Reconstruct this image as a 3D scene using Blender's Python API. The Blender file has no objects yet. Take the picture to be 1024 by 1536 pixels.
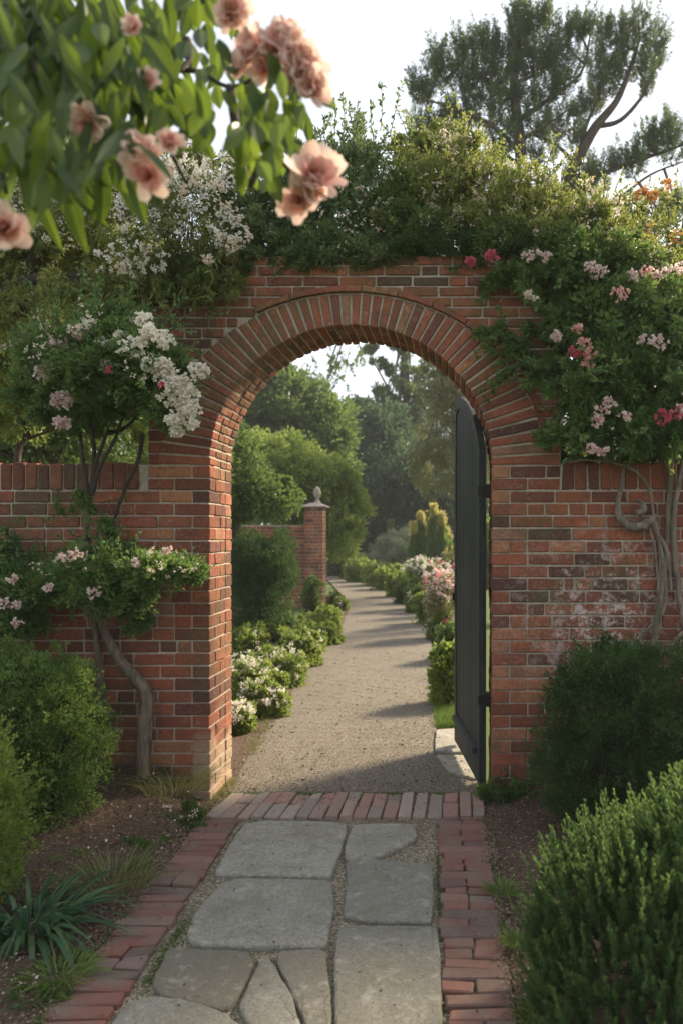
import bpy, math, random
import numpy as np
from math import radians, sin, cos, pi, sqrt
from mathutils import Vector

# ------------------------------------------------------------------ camera, sky, sun, exposure
scene = bpy.context.scene
C = scene.collection
F, U0, V0, H = 1200.0, 690.0, 805.0, 1.5
cam_d = bpy.data.cameras.new('camera'); cam = bpy.data.objects.new('camera', cam_d); C.objects.link(cam)
cam.location = (0, 0, H); cam.rotation_euler = (pi/2, 0, 0)
cam_d.sensor_fit = 'AUTO'; cam_d.sensor_width = 36.0; cam_d.lens = 36.0*F/1536
cam_d.shift_x = -(U0-512)/1536; cam_d.shift_y = (V0-768)/1536
cam_d.clip_start = 0.05; cam_d.clip_end = 2000
cam_d.dof.use_dof = True; cam_d.dof.focus_distance = 4.35; cam_d.dof.aperture_fstop = 2.5
scene.camera = cam
scene.cycles.diffuse_bounces = 6; scene.cycles.max_bounces = 14
SUN_EL, SUN_AZ = radians(33), radians(42)        # azimuth from +X towards +Y
sdir = Vector((cos(SUN_EL)*cos(SUN_AZ), cos(SUN_EL)*sin(SUN_AZ), sin(SUN_EL)))
world = bpy.data.worlds.new('World'); scene.world = world; world.use_nodes = True
wn = world.node_tree.nodes; wl = world.node_tree.links
sky = wn.new('ShaderNodeTexSky'); sky.sky_type = 'NISHITA'; sky.sun_disc = False
sky.sun_elevation = SUN_EL; sky.sun_rotation = pi/2 - SUN_AZ
sky.dust_density = 2.5; sky.air_density = 1.0; sky.ozone_density = 1.0
hs = wn.new('ShaderNodeHueSaturation'); hs.inputs['Saturation'].default_value = 0.30
wl.new(sky.outputs[0], hs.inputs['Color'])
hz_ = wn.new('ShaderNodeMix'); hz_.data_type = 'RGBA'; hz_.inputs[0].default_value = .82     # thin high haze over the clear sky
hz_.inputs[7].default_value = (1.62, 1.78, 2.02, 1); wl.new(hs.outputs[0], hz_.inputs[6])
wl.new(hz_.outputs[2], wn['Background'].inputs[0]); wn['Background'].inputs[1].default_value = 0.15
sun_d = bpy.data.lights.new('sun', 'SUN'); sun_d.energy = 3.1; sun_d.angle = radians(12); sun_d.color = (1.0, 0.83, 0.60)
sun = bpy.data.objects.new('sun', sun_d); C.objects.link(sun); sun.rotation_euler = (-sdir).to_track_quat('-Z', 'Y').to_euler()
scene.view_settings.view_transform = 'Standard'; scene.view_settings.look = 'None'
scene.view_settings.exposure = 1.8; scene.view_settings.gamma = 1.0

rng = np.random.default_rng(7); random.seed(7)
def P(u, v, Y): return np.array([(u-U0)/F*Y, Y, H-(v-V0)/F*Y])
def GP(u, v, z=0.0):
    Y = (H-z)*F/(v-V0); return np.array([(u-U0)/F*Y, Y, z])

# ------------------------------------------------------------------ materials
def newmat(name):
    m = bpy.data.materials.new(name); m.use_nodes = True
    return m, m.node_tree.nodes, m.node_tree.links, m.node_tree.nodes['Principled BSDF']
def ramp(n, stops, interp='LINEAR'):
    r = n.new('ShaderNodeValToRGB'); r.color_ramp.interpolation = interp
    e = r.color_ramp.elements
    while len(e) > 1: e.remove(e[0])
    e[0].position = stops[0][0]; e[0].color = (*stops[0][1], 1)
    for p, c in stops[1:]:
        k = e.new(p); k.color = (*c, 1)
    return r
def noise(n, l, scale, detail=4, rough=.55, vec=None, dist=0):
    t = n.new('ShaderNodeTexNoise'); t.inputs['Scale'].default_value = scale
    t.inputs['Detail'].default_value = detail; t.inputs['Roughness'].default_value = rough; t.inputs['Distortion'].default_value = dist
    if vec is not None: l.new(vec, t.inputs['Vector'])
    return t.outputs['Fac']
def geo_pos(n): return n.new('ShaderNodeNewGeometry').outputs['Position']
def mixc(n, l, fac, a, b, mode='MIX'):
    m = n.new('ShaderNodeMix'); m.data_type = 'RGBA'; m.blend_type = mode
    if isinstance(fac, (int, float)): m.inputs[0].default_value = fac
    else: l.new(fac, m.inputs[0])
    for s, x in ((6, a), (7, b)):
        if isinstance(x, tuple): m.inputs[s].default_value = (*x, 1)
        else: l.new(x, m.inputs[s])
    return m.outputs[2]
def mth(n, l, op, a, b=None, clamp=False):
    m = n.new('ShaderNodeMath'); m.operation = op; m.use_clamp = clamp
    for i, x in enumerate((a, b)):
        if x is None: continue
        if isinstance(x, (int, float)): m.inputs[i].default_value = x
        else: l.new(x, m.inputs[i])
    return m.outputs[0]
def mrange(n, l, v, a, b, c=0.0, d=1.0):
    m = n.new('ShaderNodeMapRange'); l.new(v, m.inputs[0])
    for i, x in enumerate((a, b, c, d)): m.inputs[i+1].default_value = x
    return m.outputs[0]
def bump(n, l, bs, h, strength=.5, dist=.01):
    b = n.new('ShaderNodeBump'); b.inputs['Strength'].default_value = strength; b.inputs['Distance'].default_value = dist
    l.new(h, b.inputs['Height']); l.new(b.outputs[0], bs.inputs['Normal'])
def attr(n, name='rnd'):
    a = n.new('ShaderNodeAttribute'); a.attribute_name = name; return a.outputs['Fac']

def leaf_mat(name, cols, trans=.35, rough=.45, tcol=None, spec=.3):
    m, n, l, b = newmat(name)
    k = len(cols)
    r = ramp(n, [(i/(max(1, k-1)), c) for i, c in enumerate(cols)]); l.new(attr(n), r.inputs[0])
    big = noise(n, l, 1.7, 2, vec=geo_pos(n))
    v = mth(n, l, 'ADD', mth(n, l, 'MULTIPLY', big, .7), .65)
    hv = n.new('ShaderNodeHueSaturation'); l.new(r.outputs[0], hv.inputs['Color']); l.new(v, hv.inputs['Value'])
    l.new(hv.outputs[0], b.inputs['Base Color']); b.inputs['Roughness'].default_value = rough
    b.inputs['Specular IOR Level'].default_value = spec
    t = n.new('ShaderNodeBsdfTranslucent')
    tc = mixc(n, l, .5, hv.outputs[0], tcol or tuple(min(1, x*1.6) for x in cols[-1])); l.new(tc, t.inputs[0])
    mx = n.new('ShaderNodeMixShader'); mx.inputs[0].default_value = trans
    l.new(b.outputs[0], mx.inputs[1]); l.new(t.outputs[0], mx.inputs[2]); l.new(mx.outputs[0], n['Material Output'].inputs[0])
    return m
M = {}
M['box'] = leaf_mat('boxwood_leaf', [(.03,.07,.018),(.075,.145,.034),(.14,.23,.05),(.23,.32,.08)], .42)
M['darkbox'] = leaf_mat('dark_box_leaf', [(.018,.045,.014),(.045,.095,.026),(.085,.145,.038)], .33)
M['yew'] = leaf_mat('yew_needle', [(.028,.068,.022),(.075,.14,.042),(.15,.225,.065)], .40)
M['rose_leaf'] = leaf_mat('rose_leaf', [(.045,.10,.03),(.105,.185,.05),(.20,.29,.085)], .43)
M['vine'] = leaf_mat('vine_leaf', [(.05,.10,.024),(.11,.17,.035),(.20,.25,.055),(.32,.33,.09)], .42)
M['vine_dark'] = leaf_mat('dark_vine_leaf', [(.038,.08,.03),(.08,.14,.046),(.14,.205,.07),(.24,.30,.13)], .40)
M['willowy'] = leaf_mat('willowy_leaf', [(.06,.11,.03),(.11,.165,.04),(.20,.245,.06),(.32,.33,.10)], .5)
M['bright'] = leaf_mat('bright_leaf', [(.09,.15,.03),(.17,.24,.045),(.27,.33,.075)], .45)
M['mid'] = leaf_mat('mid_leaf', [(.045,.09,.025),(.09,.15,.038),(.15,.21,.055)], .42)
M['deep'] = leaf_mat('deep_leaf', [(.035,.075,.042),(.06,.115,.058),(.10,.155,.07)], .35)
M['olive'] = leaf_mat('olive_leaf', [(.11,.13,.05),(.19,.20,.08),(.28,.27,.12)], .42)
M['magnolia'] = leaf_mat('magnolia_leaf', [(.012,.034,.008),(.035,.075,.014),(.09,.14,.022)], .42, .40, (.30,.42,.04), .4)
M['pine'] = leaf_mat('pine_needle', [(.055,.095,.048),(.10,.15,.065),(.17,.22,.09)], .36)
M['grey'] = leaf_mat('grey_leaf', [(.16,.20,.12),(.26,.29,.19),(.36,.38,.26)], .3)
M['gold'] = leaf_mat('gold_tip_leaf', [(.30,.30,.06),(.45,.42,.12),(.6,.52,.2)], .35)
M['grass'] = leaf_mat('grass_blade', [(.05,.09,.022),(.10,.15,.035),(.20,.20,.075),(.33,.28,.13)], .35)
M['lawn'] = leaf_mat('lawn_blade', [(.06,.12,.02),(.11,.19,.03),(.17,.24,.05)], .35)
M['strap'] = leaf_mat('strap_leaf', [(.03,.075,.035),(.05,.11,.045),(.09,.15,.06)], .28, .35)
M['white_petal'] = leaf_mat('white_petal', [(.66,.60,.49),(.80,.74,.63),(.90,.86,.78)], .35, .6)
M['cream_petal'] = leaf_mat('cream_petal', [(.55,.48,.36),(.72,.62,.50),(.80,.60,.50)], .35, .6)
M['pink_petal'] = leaf_mat('pink_petal', [(.62,.20,.20),(.74,.38,.34),(.82,.60,.52)], .35, .6)
M['pale_pink'] = leaf_mat('pale_pink_petal', [(.62,.36,.33),(.76,.55,.50),(.85,.75,.68)], .35, .6)
M['hot_pink'] = leaf_mat('hot_pink_petal', [(.50,.04,.09),(.65,.10,.17),(.75,.25,.28)], .3, .6)
M['mag_petal'] = leaf_mat('magnolia_petal', [(.72,.30,.27),(.82,.50,.43),(.87,.68,.59),(.91,.81,.72)], .38, .55, (.9,.6,.52))
M['orange_leaf'] = leaf_mat('orange_leaf', [(.42,.12,.04),(.55,.22,.06),(.5,.3,.1)], .4)
M['mulch'] = leaf_mat('mulch_chip', [(.07,.042,.03),(.15,.10,.065),(.26,.185,.13),(.44,.35,.27)], .05, .85, (.1,.07,.05))

def bark(name, c1, c2, sc=18, moss=None):
    m, n, l, b = newmat(name); p = geo_pos(n)
    mp = n.new('ShaderNodeMapping'); mp.inputs['Scale'].default_value = (1, 1, .22); l.new(p, mp.inputs[0])
    f = noise(n, l, sc*2, 6, .65, mp.outputs[0], .4)
    r = ramp(n, [(.3, c1), (.7, c2)]); l.new(f, r.inputs[0]); col = r.outputs[0]
    if moss:
        g = noise(n, l, 7, 4, vec=p); col = mixc(n, l, mrange(n, l, g, .5, .68), col, moss)
    l.new(col, b.inputs['Base Color']); b.inputs['Roughness'].default_value = .9
    bump(n, l, b, f, 1.0, .016); return m
M['bark'] = bark('vine_bark', (.05,.038,.026), (.25,.195,.135), 20, (.11,.11,.055))
M['dark_bark'] = bark('dark_bark', (.028,.022,.018), (.085,.065,.05))
M['pine_bark'] = bark('pine_bark', (.05,.035,.03), (.14,.10,.08), 6)
M['grey_wood'] = bark('weathered_vine', (.08,.062,.047), (.33,.275,.21), 22)

def brick_mat():
    m, n, l, b = newmat('old_brick'); p = geo_pos(n)
    r = ramp(n, [(0,(.085,.042,.033)),(.06,(.15,.058,.040)),(.20,(.21,.070,.042)),(.45,(.30,.094,.050)),(.65,(.37,.125,.060)),(.82,(.31,.086,.050)),(.92,(.43,.19,.095)),(1,(.27,.15,.10))])
    l.new(attr(n), r.inputs[0]); col = r.outputs[0]
    fine = noise(n, l, 60, 6, .65, p); med = noise(n, l, 9, 5, .6, p)
    col = mixc(n, l, mrange(n, l, fine, .42, .66, 0, .5), col, (.10,.048,.036))
    col = mixc(n, l, mrange(n, l, med, .46, .70, 0, .6), col, (.085,.052,.042))
    col = mixc(n, l, mrange(n, l, noise(n, l, 38, 5, .7, p), .54, .72, 0, .5), col, (.36,.20,.14))
    # lime bloom
    w1 = noise(n, l, 34, 8, .8, p); w2 = noise(n, l, 2.3, 3, .6, p)
    wm = mth(n, l, 'MULTIPLY', mrange(n, l, w1, .53, .70), mrange(n, l, w2, .50, .66), True)
    col = mixc(n, l, mth(n, l, 'MULTIPLY', wm, .75), col, (.50,.43,.37))
    # weathered lime patch beside the gate
    sx = n.new('ShaderNodeVectorMath'); sx.operation = 'DISTANCE'; l.new(p, sx.inputs[0]); sx.inputs[1].default_value = (.80, 4.5, 1.05)
    pm = mth(n, l, 'MULTIPLY', mrange(n, l, sx.outputs['Value'], .62, .1), mrange(n, l, noise(n, l, 17, 9, .78, p), .50, .58), True)
    col = mixc(n, l, mth(n, l, 'MULTIPLY', pm, .8), col, (.62,.54,.48))
    # moss
    g1 = noise(n, l, 2.6, 4, .6, p); g2 = noise(n, l, 30, 4, .7, p)
    s2 = n.new('ShaderNodeVectorMath'); s2.operation = 'DISTANCE'; l.new(p, s2.inputs[0]); s2.inputs[1].default_value = (-1.2, 4.5, 2.55)
    g1 = mth(n, l, 'ADD', g1, mrange(n, l, s2.outputs['Value'], .55, .15, 0, .13))
    gm = mth(n, l, 'MULTIPLY', mrange(n, l, g1, .50, .62), mrange(n, l, g2, .38, .58), True)
    col = mixc(n, l, mth(n, l, 'MULTIPLY', gm, .7), col, (.095,.10,.045))
    # old render smeared over the foot of the left pier
    sp = n.new('ShaderNodeSeparateXYZ'); l.new(p, sp.inputs[0])
    hz = mth(n, l, 'ADD', sp.outputs[2], mth(n, l, 'MULTIPLY', noise(n, l, 6, 4, .6, p), .55))
    xm = mth(n, l, 'MULTIPLY', mth(n, l, 'GREATER_THAN', sp.outputs[0], -1.50), mth(n, l, 'LESS_THAN', sp.outputs[0], -1.2))
    fm = mth(n, l, 'MULTIPLY', mrange(n, l, hz, .66, .54), xm, True)
    col = mixc(n, l, mth(n, l, 'MULTIPLY', fm, .85), col, mixc(n, l, noise(n, l, 18, 5, vec=p), (.20,.14,.09), (.50,.38,.26)))
    l.new(col, b.inputs['Base Color']); b.inputs['Roughness'].default_value = .9; b.inputs['Specular IOR Level'].default_value = .2
    h = mth(n, l, 'ADD', mth(n, l, 'MULTIPLY', fine, .6), med); bump(n, l, b, h, .9, .014)
    return m
M['brick'] = brick_mat()
def paver_mat():
    m, n, l, b = newmat('paving_brick'); p = geo_pos(n)
    r = ramp(n, [(0,(.095,.062,.052)),(.25,(.15,.075,.058)),(.5,(.20,.083,.060)),(.75,(.175,.068,.052)),(.9,(.24,.11,.08)),(1,(.17,.135,.115))])
    l.new(attr(n), r.inputs[0]); col = r.outputs[0]
    fine = noise(n, l, 90, 5, .7, p); med = noise(n, l, 7, 5, .65, p)
    col = mixc(n, l, mrange(n, l, fine, .45, .7, 0, .5), col, (.11,.065,.05))
    col = mixc(n, l, mrange(n, l, med, .44, .66, 0, .7), col, (.15,.125,.095))
    l.new(col, b.inputs['Base Color']); b.inputs['Roughness'].default_value = .85
    bump(n, l, b, mth(n, l, 'ADD', fine, med), .5, .006); return m
M['paver'] = paver_mat()
def pale_paver_mat():
    m, n, l, b = newmat('worn_paving_brick'); p = geo_pos(n)
    r = ramp(n, [(0,(.24,.19,.15)),(.3,(.32,.26,.21)),(.55,(.29,.19,.15)),(.8,(.33,.17,.13)),(1,(.36,.31,.26))])
    l.new(attr(n), r.inputs[0]); col = r.outputs[0]
    fine = noise(n, l, 90, 5, .7, p)
    col = mixc(n, l, mrange(n, l, fine, .42, .7, 0, .6), col, (.13,.10,.08))
    l.new(col, b.inputs['Base Color']); b.inputs['Roughness'].default_value = .9; bump(n, l, b, fine, .6, .006); return m
M['pale_paver'] = pale_paver_mat()
def simple_noise_mat(name, stops, sc, rough=.9, bs=.6, bd=.008, sc2=3, c2=None, a2=(.5,.7,.5), det=6):
    m, n, l, b = newmat(name); p = geo_pos(n)
    f = noise(n, l, sc, det, .7, p); r = ramp(n, stops); l.new(f, r.inputs[0]); col = r.outputs[0]
    g = noise(n, l, sc2, 5, .6, p, .4)
    if c2: col = mixc(n, l, mrange(n, l, g, a2[0], a2[1], 0, a2[2]), col, c2)
    l.new(col, b.inputs['Base Color']); b.inputs['Roughness'].default_value = rough; b.inputs['Specular IOR Level'].default_value = .2
    bump(n, l, b, mth(n, l, 'ADD', f, mth(n, l, 'MULTIPLY', g, .7)), bs, bd); return m
M['mortar'] = simple_noise_mat('lime_mortar', [(.3,(.30,.255,.20)),(.7,(.56,.49,.40))], 70, .95, .7, .008, 3, (.17,.15,.10), (.52,.7,.7))
def stone_mat():
    m, n, l, b = newmat('flagstone'); p = geo_pos(n)
    r = ramp(n, [(0,(.21,.185,.135)),(.4,(.30,.29,.245)),(.7,(.40,.375,.31)),(1,(.50,.465,.385))]); l.new(attr(n), r.inputs[0]); col = r.outputs[0]
    f = noise(n, l, 140, 5, .75, p); g = noise(n, l, 5, 6, .65, p, .6); s = noise(n, l, 16, 5, .7, p)
    f2_ = noise(n, l, 55, 6, .8, p)
    col = mixc(n, l, mrange(n, l, f, .38, .60, 0, .6), col, (.12,.11,.085))
    col = mixc(n, l, mrange(n, l, f2_, .50, .64, 0, .65), col, (.14,.125,.095))
    col = mixc(n, l, mrange(n, l, g, .46, .68, 0, .6), col, (.17,.155,.11))
    col = mixc(n, l, mrange(n, l, s, .54, .70, 0, .55), col, (.47,.44,.36))
    l.new(col, b.inputs['Base Color']); b.inputs['Roughness'].default_value = .8; b.inputs['Specular IOR Level'].default_value = .3
    bump(n, l, b, mth(n, l, 'ADD', mth(n, l, 'MULTIPLY', f, .35), mth(n, l, 'ADD', g, mth(n, l, 'MULTIPLY', s, .5))), .9, .022); return m
M['stone'] = stone_mat()
def gravel_mat(name, stops, sc, patch, bs=.9):
    m, n, l, b = newmat(name); p = geo_pos(n)
    v = n.new('ShaderNodeTexVoronoi'); v.inputs['Scale'].default_value = sc; l.new(p, v.inputs['Vector'])
    r = ramp(n, stops); s = n.new('ShaderNodeSeparateColor'); l.new(v.outputs['Color'], s.inputs[0]); l.new(s.outputs[0], r.inputs[0])
    g = noise(n, l, 2.2, 6, .65, p, .5); col = mixc(n, l, mrange(n, l, g, .45, .72, 0, .65), r.outputs[0], patch)
    g2 = noise(n, l, 45, 4, .7, p); col = mixc(n, l, mrange(n, l, g2, .5, .72, 0, .5), col, (.10,.075,.05))
    l.new(col, b.inputs['Base Color']); b.inputs['Roughness'].default_value = .95; b.inputs['Specular IOR Level'].default_value = .15
    bump(n, l, b, mth(n, l, 'SUBTRACT', mth(n, l, 'MULTIPLY', g2, .8), v.outputs['Distance']), bs, .010); return m
M['gravel'] = gravel_mat('path_gravel', [(0,(.12,.104,.083)),(.35,(.175,.153,.123)),(.7,(.215,.19,.152)),(1,(.34,.30,.245))], 130, (.15,.13,.10), .6)
M['sand'] = gravel_mat('joint_sand', [(0,(.11,.09,.06)),(.5,(.25,.21,.15)),(1,(.48,.42,.32))], 130, (.12,.12,.055))
M['soil'] = simple_noise_mat('bed_soil', [(.3,(.06,.038,.027)),(.55,(.13,.088,.062)),(.75,(.24,.17,.125))], 55, .95, 1.0, .02, 3, (.06,.07,.03), (.55,.7,.5))
M['lawn_ground'] = simple_noise_mat('lawn_ground', [(.3,(.045,.075,.02)),(.7,(.12,.16,.04))], 30, .95, .8, .02, .8, (.10,.10,.04))
M['tan_stone'] = simple_noise_mat('weathered_stone', [(.3,(.22,.19,.15)),(.7,(.42,.38,.31))], 40, .9, .6, .01, 4, (.16,.15,.10))
def gate_mat():
    m, n, l, b = newmat('dark_painted_wood'); p = geo_pos(n)
    mp = n.new('ShaderNodeMapping'); mp.inputs['Scale'].default_value = (14, 14, .7); l.new(p, mp.inputs[0])
    f = noise(n, l, 5, 6, .7, mp.outputs[0]); r = ramp(n, [(.3,(.009,.013,.014)),(.5,(.022,.029,.030)),(.75,(.065,.072,.066))]); l.new(f, r.inputs[0])
    g = noise(n, l, 3.0, 5, .7, p); col = mixc(n, l, mrange(n, l, g, .52, .70, 0, .6), r.outputs[0], (.085,.088,.065))
    l.new(col, b.inputs['Base Color']); b.inputs['Roughness'].default_value = .62; b.inputs['Specular IOR Level'].default_value = .3; bump(n, l, b, f, .6, .005); return m
M['gate'] = gate_mat()
m, n, l, b = newmat('black_iron'); b.inputs['Base Color'].default_value = (.015,.014,.013,1); b.inputs['Roughness'].default_value = .6; b.inputs['Metallic'].default_value = .4
bump(n, l, b, noise(n, l, 60, 3, vec=geo_pos(n)), .4, .003); M['iron'] = m
m, n, l, b = newmat('aged_lead'); p = geo_pos(n); r = ramp(n, [(.3,(.16,.12,.11)),(.7,(.36,.31,.29))]); l.new(noise(n, l, 8, 4, vec=p), r.inputs[0]); l.new(r.outputs[0], b.inputs['Base Color']); b.inputs['Roughness'].default_value = .6; M['lead'] = m

# ------------------------------------------------------------------ mesh helpers
class G:
    def __init__(s): s.V = []; s.F = []; s.R = []; s.n = 0
    def add(s, V, Fs, r=.5):
        V = np.asarray(V, float).reshape(-1, 3); k = len(V)
        s.V.append(V)
        for f in (Fs if isinstance(Fs, list) else [Fs]):
            f = np.asarray(f, int)
            if len(f): s.F.append(f + s.n)
        s.R.append(np.full(k, r) if np.isscalar(r) else np.asarray(r)); s.n += k
        return s
    def build(s, name, mat, parent=None, loc=None, smooth=False):
        V = np.concatenate(s.V); R = np.concatenate(s.R)
        base = np.array(loc if loc is not None else (W[parent.name] if parent is not None else (0, 0, 0)), float)
        V = V - base
        me = bpy.data.meshes.new(name); me.vertices.add(len(V)); me.vertices.foreach_set('co', V.astype(np.float32).ravel())
        li = np.concatenate([f.ravel() for f in s.F]); sz = np.concatenate([np.full(len(f), f.shape[1]) for f in s.F])
        me.loops.add(len(li)); me.loops.foreach_set('vertex_index', li.astype(np.int32))
        st = np.concatenate([[0], np.cumsum(sz)[:-1]]).astype(np.int32)
        me.polygons.add(len(sz)); me.polygons.foreach_set('loop_start', st); me.polygons.foreach_set('loop_total', sz.astype(np.int32))
        me.polygons.foreach_set('use_smooth', np.full(len(sz), bool(smooth)))
        me.update(calc_edges=True); me.validate()
        a = me.attributes.new('rnd', 'FLOAT', 'POINT'); a.data.foreach_set('value', R.astype(np.float32))
        me.materials.append(mat)
        o = bpy.data.objects.new(name, me); C.objects.link(o)
        if parent is not None: o.parent = parent; W[o.name] = W[parent.name]
        else: o.location = base; W[o.name] = base
        if name in ('twigs', 'stems', 'small_blossoms', 'hanging_branches'): o['kind'] = 'stuff'
        return o
W = {}
def tag(o, label=None, cat=None, group=None, kind=None):
    if label: o['label'] = label
    if cat: o['category'] = cat
    if group: o['group'] = group
    if kind: o['kind'] = kind
    return o
def thing(name, label, cat, loc, group=None):
    o = bpy.data.objects.new(name, None); C.objects.link(o); o.location = tuple(loc); o.empty_display_size = .1
    W[o.name] = np.array(loc, float); return tag(o, label, cat, group)
def nrm(a): return a/np.maximum(np.linalg.norm(a, axis=-1, keepdims=True), 1e-9)
def rvec(n): return nrm(rng.normal(size=(n, 3)))
def leaves(g, Pn, D, L, Wd, fold=.22, r=None, up=None):
    n = len(Pn); D = nrm(D); L = np.broadcast_to(L, n)[:, None]; Wd = np.broadcast_to(Wd, n)[:, None]
    R = rvec(n) if up is None else nrm(up + .6*rvec(n))
    S = nrm(np.cross(D, R)); N = np.cross(S, D)
    tip = Pn + D*L - N*L*.12; mid = Pn + D*L*.48
    a = mid + S*Wd*.5 + N*Wd*fold; c = mid - S*Wd*.5 + N*Wd*fold
    V = np.stack([Pn, a, tip, c], 1).reshape(-1, 3); i = np.arange(n)[:, None]*4
    if r is None: r = rng.random(n)
    g.add(V, np.concatenate([i+[0, 1, 2], i+[0, 2, 3]]), np.repeat(r, 4)); return g
PROF = {'leaf': [.12, .7, 1.0, .92, .6, .04], 'strap': [.7, .9, 1, .95, .75, .05], 'petal': [.25, .7, .95, 1.0, .85, .45], 'grass': [.8, .9, .8, .6, .35, .05]}
def blades(g, Pn, D, L, Wd, bend, prof='leaf', fold=.15, nseg=5, r=None, up=None):
    n = len(Pn); D = nrm(D); L = np.broadcast_to(L, n)[:, None]; Wd = np.broadcast_to(Wd, n)[:, None]
    R = rvec(n) if up is None else nrm(up + .35*rvec(n))
    S = nrm(np.cross(D, R)); N = np.cross(S, D); rows = []
    for k in range(nseg+1):
        t = k/nseg; w = np.interp(t, np.linspace(0, 1, 6), PROF[prof])*Wd*.5
        c = Pn + D*L*t + bend*L*t*t
        rows.append(np.stack([c+S*w+N*w*fold*2, c, c-S*w+N*w*fold*2], 1))
    V = np.stack(rows, 1).reshape(n, -1, 3); q = []
    for k in range(nseg):
        a = k*3; q += [[a, a+1, a+4, a+3], [a+1, a+2, a+5, a+4]]
    q = np.array(q); i = (np.arange(n)*(nseg+1)*3)[:, None, None]
    if r is None: r = rng.random(n)
    rr = np.repeat(np.asarray(r, float)[:, None], (nseg+1)*3, 1).reshape(n, nseg+1, 3)
    if prof == 'leaf': rr[:, :, 1] += .30; rr[:, -1] -= .15
    if prof == 'petal': rr += (np.linspace(-.35, .25, nseg+1))[None, :, None]; rr[:, :, 1] -= .08
    g.add(V.reshape(-1, 3), (q[None]+i).reshape(-1, 4), np.clip(rr, 0, 1).reshape(-1)); return g
def smooth_path(pts, k=6):
    pts = [np.array(p, float) for p in pts]
    if len(pts) < 3: return pts
    out = []; e = [2*pts[0]-pts[1]] + pts + [2*pts[-1]-pts[-2]]
    for i in range(1, len(e)-2):
        p0, p1, p2, p3 = e[i-1:i+3]
        for j in range(k):
            t = j/k; out.append(.5*((2*p1)+(-p0+p2)*t+(2*p0-5*p1+4*p2-p3)*t*t+(-p0+3*p1-3*p2+p3)*t**3))
    return out + [pts[-1]]
def tube(g, pts, radii, sides=8, k=6, jit=.0, r=.5):
    n0 = len(pts); q = smooth_path(pts, k); n = len(q)
    rad = np.interp(np.linspace(0, 1, n), np.linspace(0, 1, len(radii)), radii)
    V = []; ref = np.array([.31, .77, .55])
    for i, p in enumerate(q):
        d = q[min(i+1, n-1)] - q[max(i-1, 0)]; d = d/max(np.linalg.norm(d), 1e-9)
        a = np.cross(d, ref); a /= max(np.linalg.norm(a), 1e-9); b2 = np.cross(d, a)
        for s in range(sides):
            th = 2*pi*s/sides; rr = rad[i]*(1+jit*rng.normal()); V.append(p + (a*cos(th)+b2*sin(th))*rr)
    f = [[i*sides+s, i*sides+(s+1) % sides, (i+1)*sides+(s+1) % sides, (i+1)*sides+s] for i in range(n-1) for s in range(sides)]
    nb = len(V); V += [q[0], q[-1]]
    t = [[nb, (s+1) % sides, s] for s in range(sides)] + [[nb+1, (n-1)*sides+s, (n-1)*sides+(s+1) % sides] for s in range(sides)]
    g.add(V, [np.array(f), np.array(t)], r); return g
# chamfered six-sided solids from eight corners (bricks, voussoirs, boards)
_S = [(sx, sy, sz) for sx in (-1, 1) for sy in (-1, 1) for sz in (-1, 1)]
_T = [(c, a) for c in range(8) for a in range(3)]
def _idx(c, a): return _T.index((_S.index(c), a))
_F4, _F3 = [], []
for a in range(3):
    o1, o2 = [x for x in range(3) if x != a]
    for s in (-1, 1):
        loop = []
        for (p, q) in ((-1, -1), (1, -1), (1, 1), (-1, 1)):
            c = [0, 0, 0]; c[a] = s; c[o1] = p; c[o2] = q; loop.append(_idx(tuple(c), a))
        if (s < 0) != (a == 1): loop = loop[::-1]
        _F4.append(loop)
for ax in range(3):
    o1, o2 = [x for x in range(3) if x != ax]
    for p in (-1, 1):
        for q in (-1, 1):
            c0 = [0, 0, 0]; c0[o1] = p; c0[o2] = q; c1 = list(c0); c0[ax] = -1; c1[ax] = 1; c0, c1 = tuple(c0), tuple(c1)
            _F4.append([_idx(c0, o1), _idx(c0, o2), _idx(c1, o2), _idx(c1, o1)])
for c in _S: _F3.append([_idx(c, 0), _idx(c, 1), _idx(c, 2)])
_F4 = np.array(_F4); _F3 = np.array(_F3)
def hexes(g, corners, ch=.004, jit=.0015, r=None):
    Cn = np.array(corners, float)                    # (n,8,3) in order of _S
    n = len(Cn)
    if n == 0: return g
    Cn = Cn + rng.normal(size=Cn.shape)*jit
    ex = [np.linalg.norm(Cn[:, 4]-Cn[:, 0], axis=1), np.linalg.norm(Cn[:, 2]-Cn[:, 0], axis=1), np.linalg.norm(Cn[:, 1]-Cn[:, 0], axis=1)]
    V = np.zeros((n, 24, 3))
    for vi, (ci, a) in enumerate(_T):
        s = _S[ci]; prm = []
        for k in range(3):
            prm.append(s[k]*np.ones(n) if k == a else s[k]*(1-2*ch/np.maximum(ex[k], ch*3)))
        for cj, t in enumerate(_S):
            w = np.ones(n)
            for k in range(3): w = w*(1+t[k]*prm[k])/2
            V[:, vi] += w[:, None]*Cn[:, cj]
    i = (np.arange(n)*24)[:, None, None]
    if r is None: r = rng.random(n)
    g.add(V.reshape(-1, 3), [(_F4[None]+i).reshape(-1, 4), (_F3[None]+i).reshape(-1, 3)], np.repeat(np.broadcast_to(r, n), 24)); return g
def boxc(x0, x1, y0, y1, z0, z1):
    return [((x0, x1)[(a+1)//2], (y0, y1)[(b_+1)//2], (z0, z1)[(c+1)//2]) for a, b_, c in _S]
def prism(g, poly, y0, y1, r=.5):
    """closed outline in x,z extruded along y"""
    n = len(poly); V = [(x, y0, z) for x, z in poly] + [(x, y1, z) for x, z in poly]
    g.add(V, [np.array([list(range(n))]), np.array([list(range(2*n-1, n-1, -1))]), np.array([[i, i+n, (i+1) % n+n, (i+1) % n] for i in range(n)])], r); return g
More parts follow.
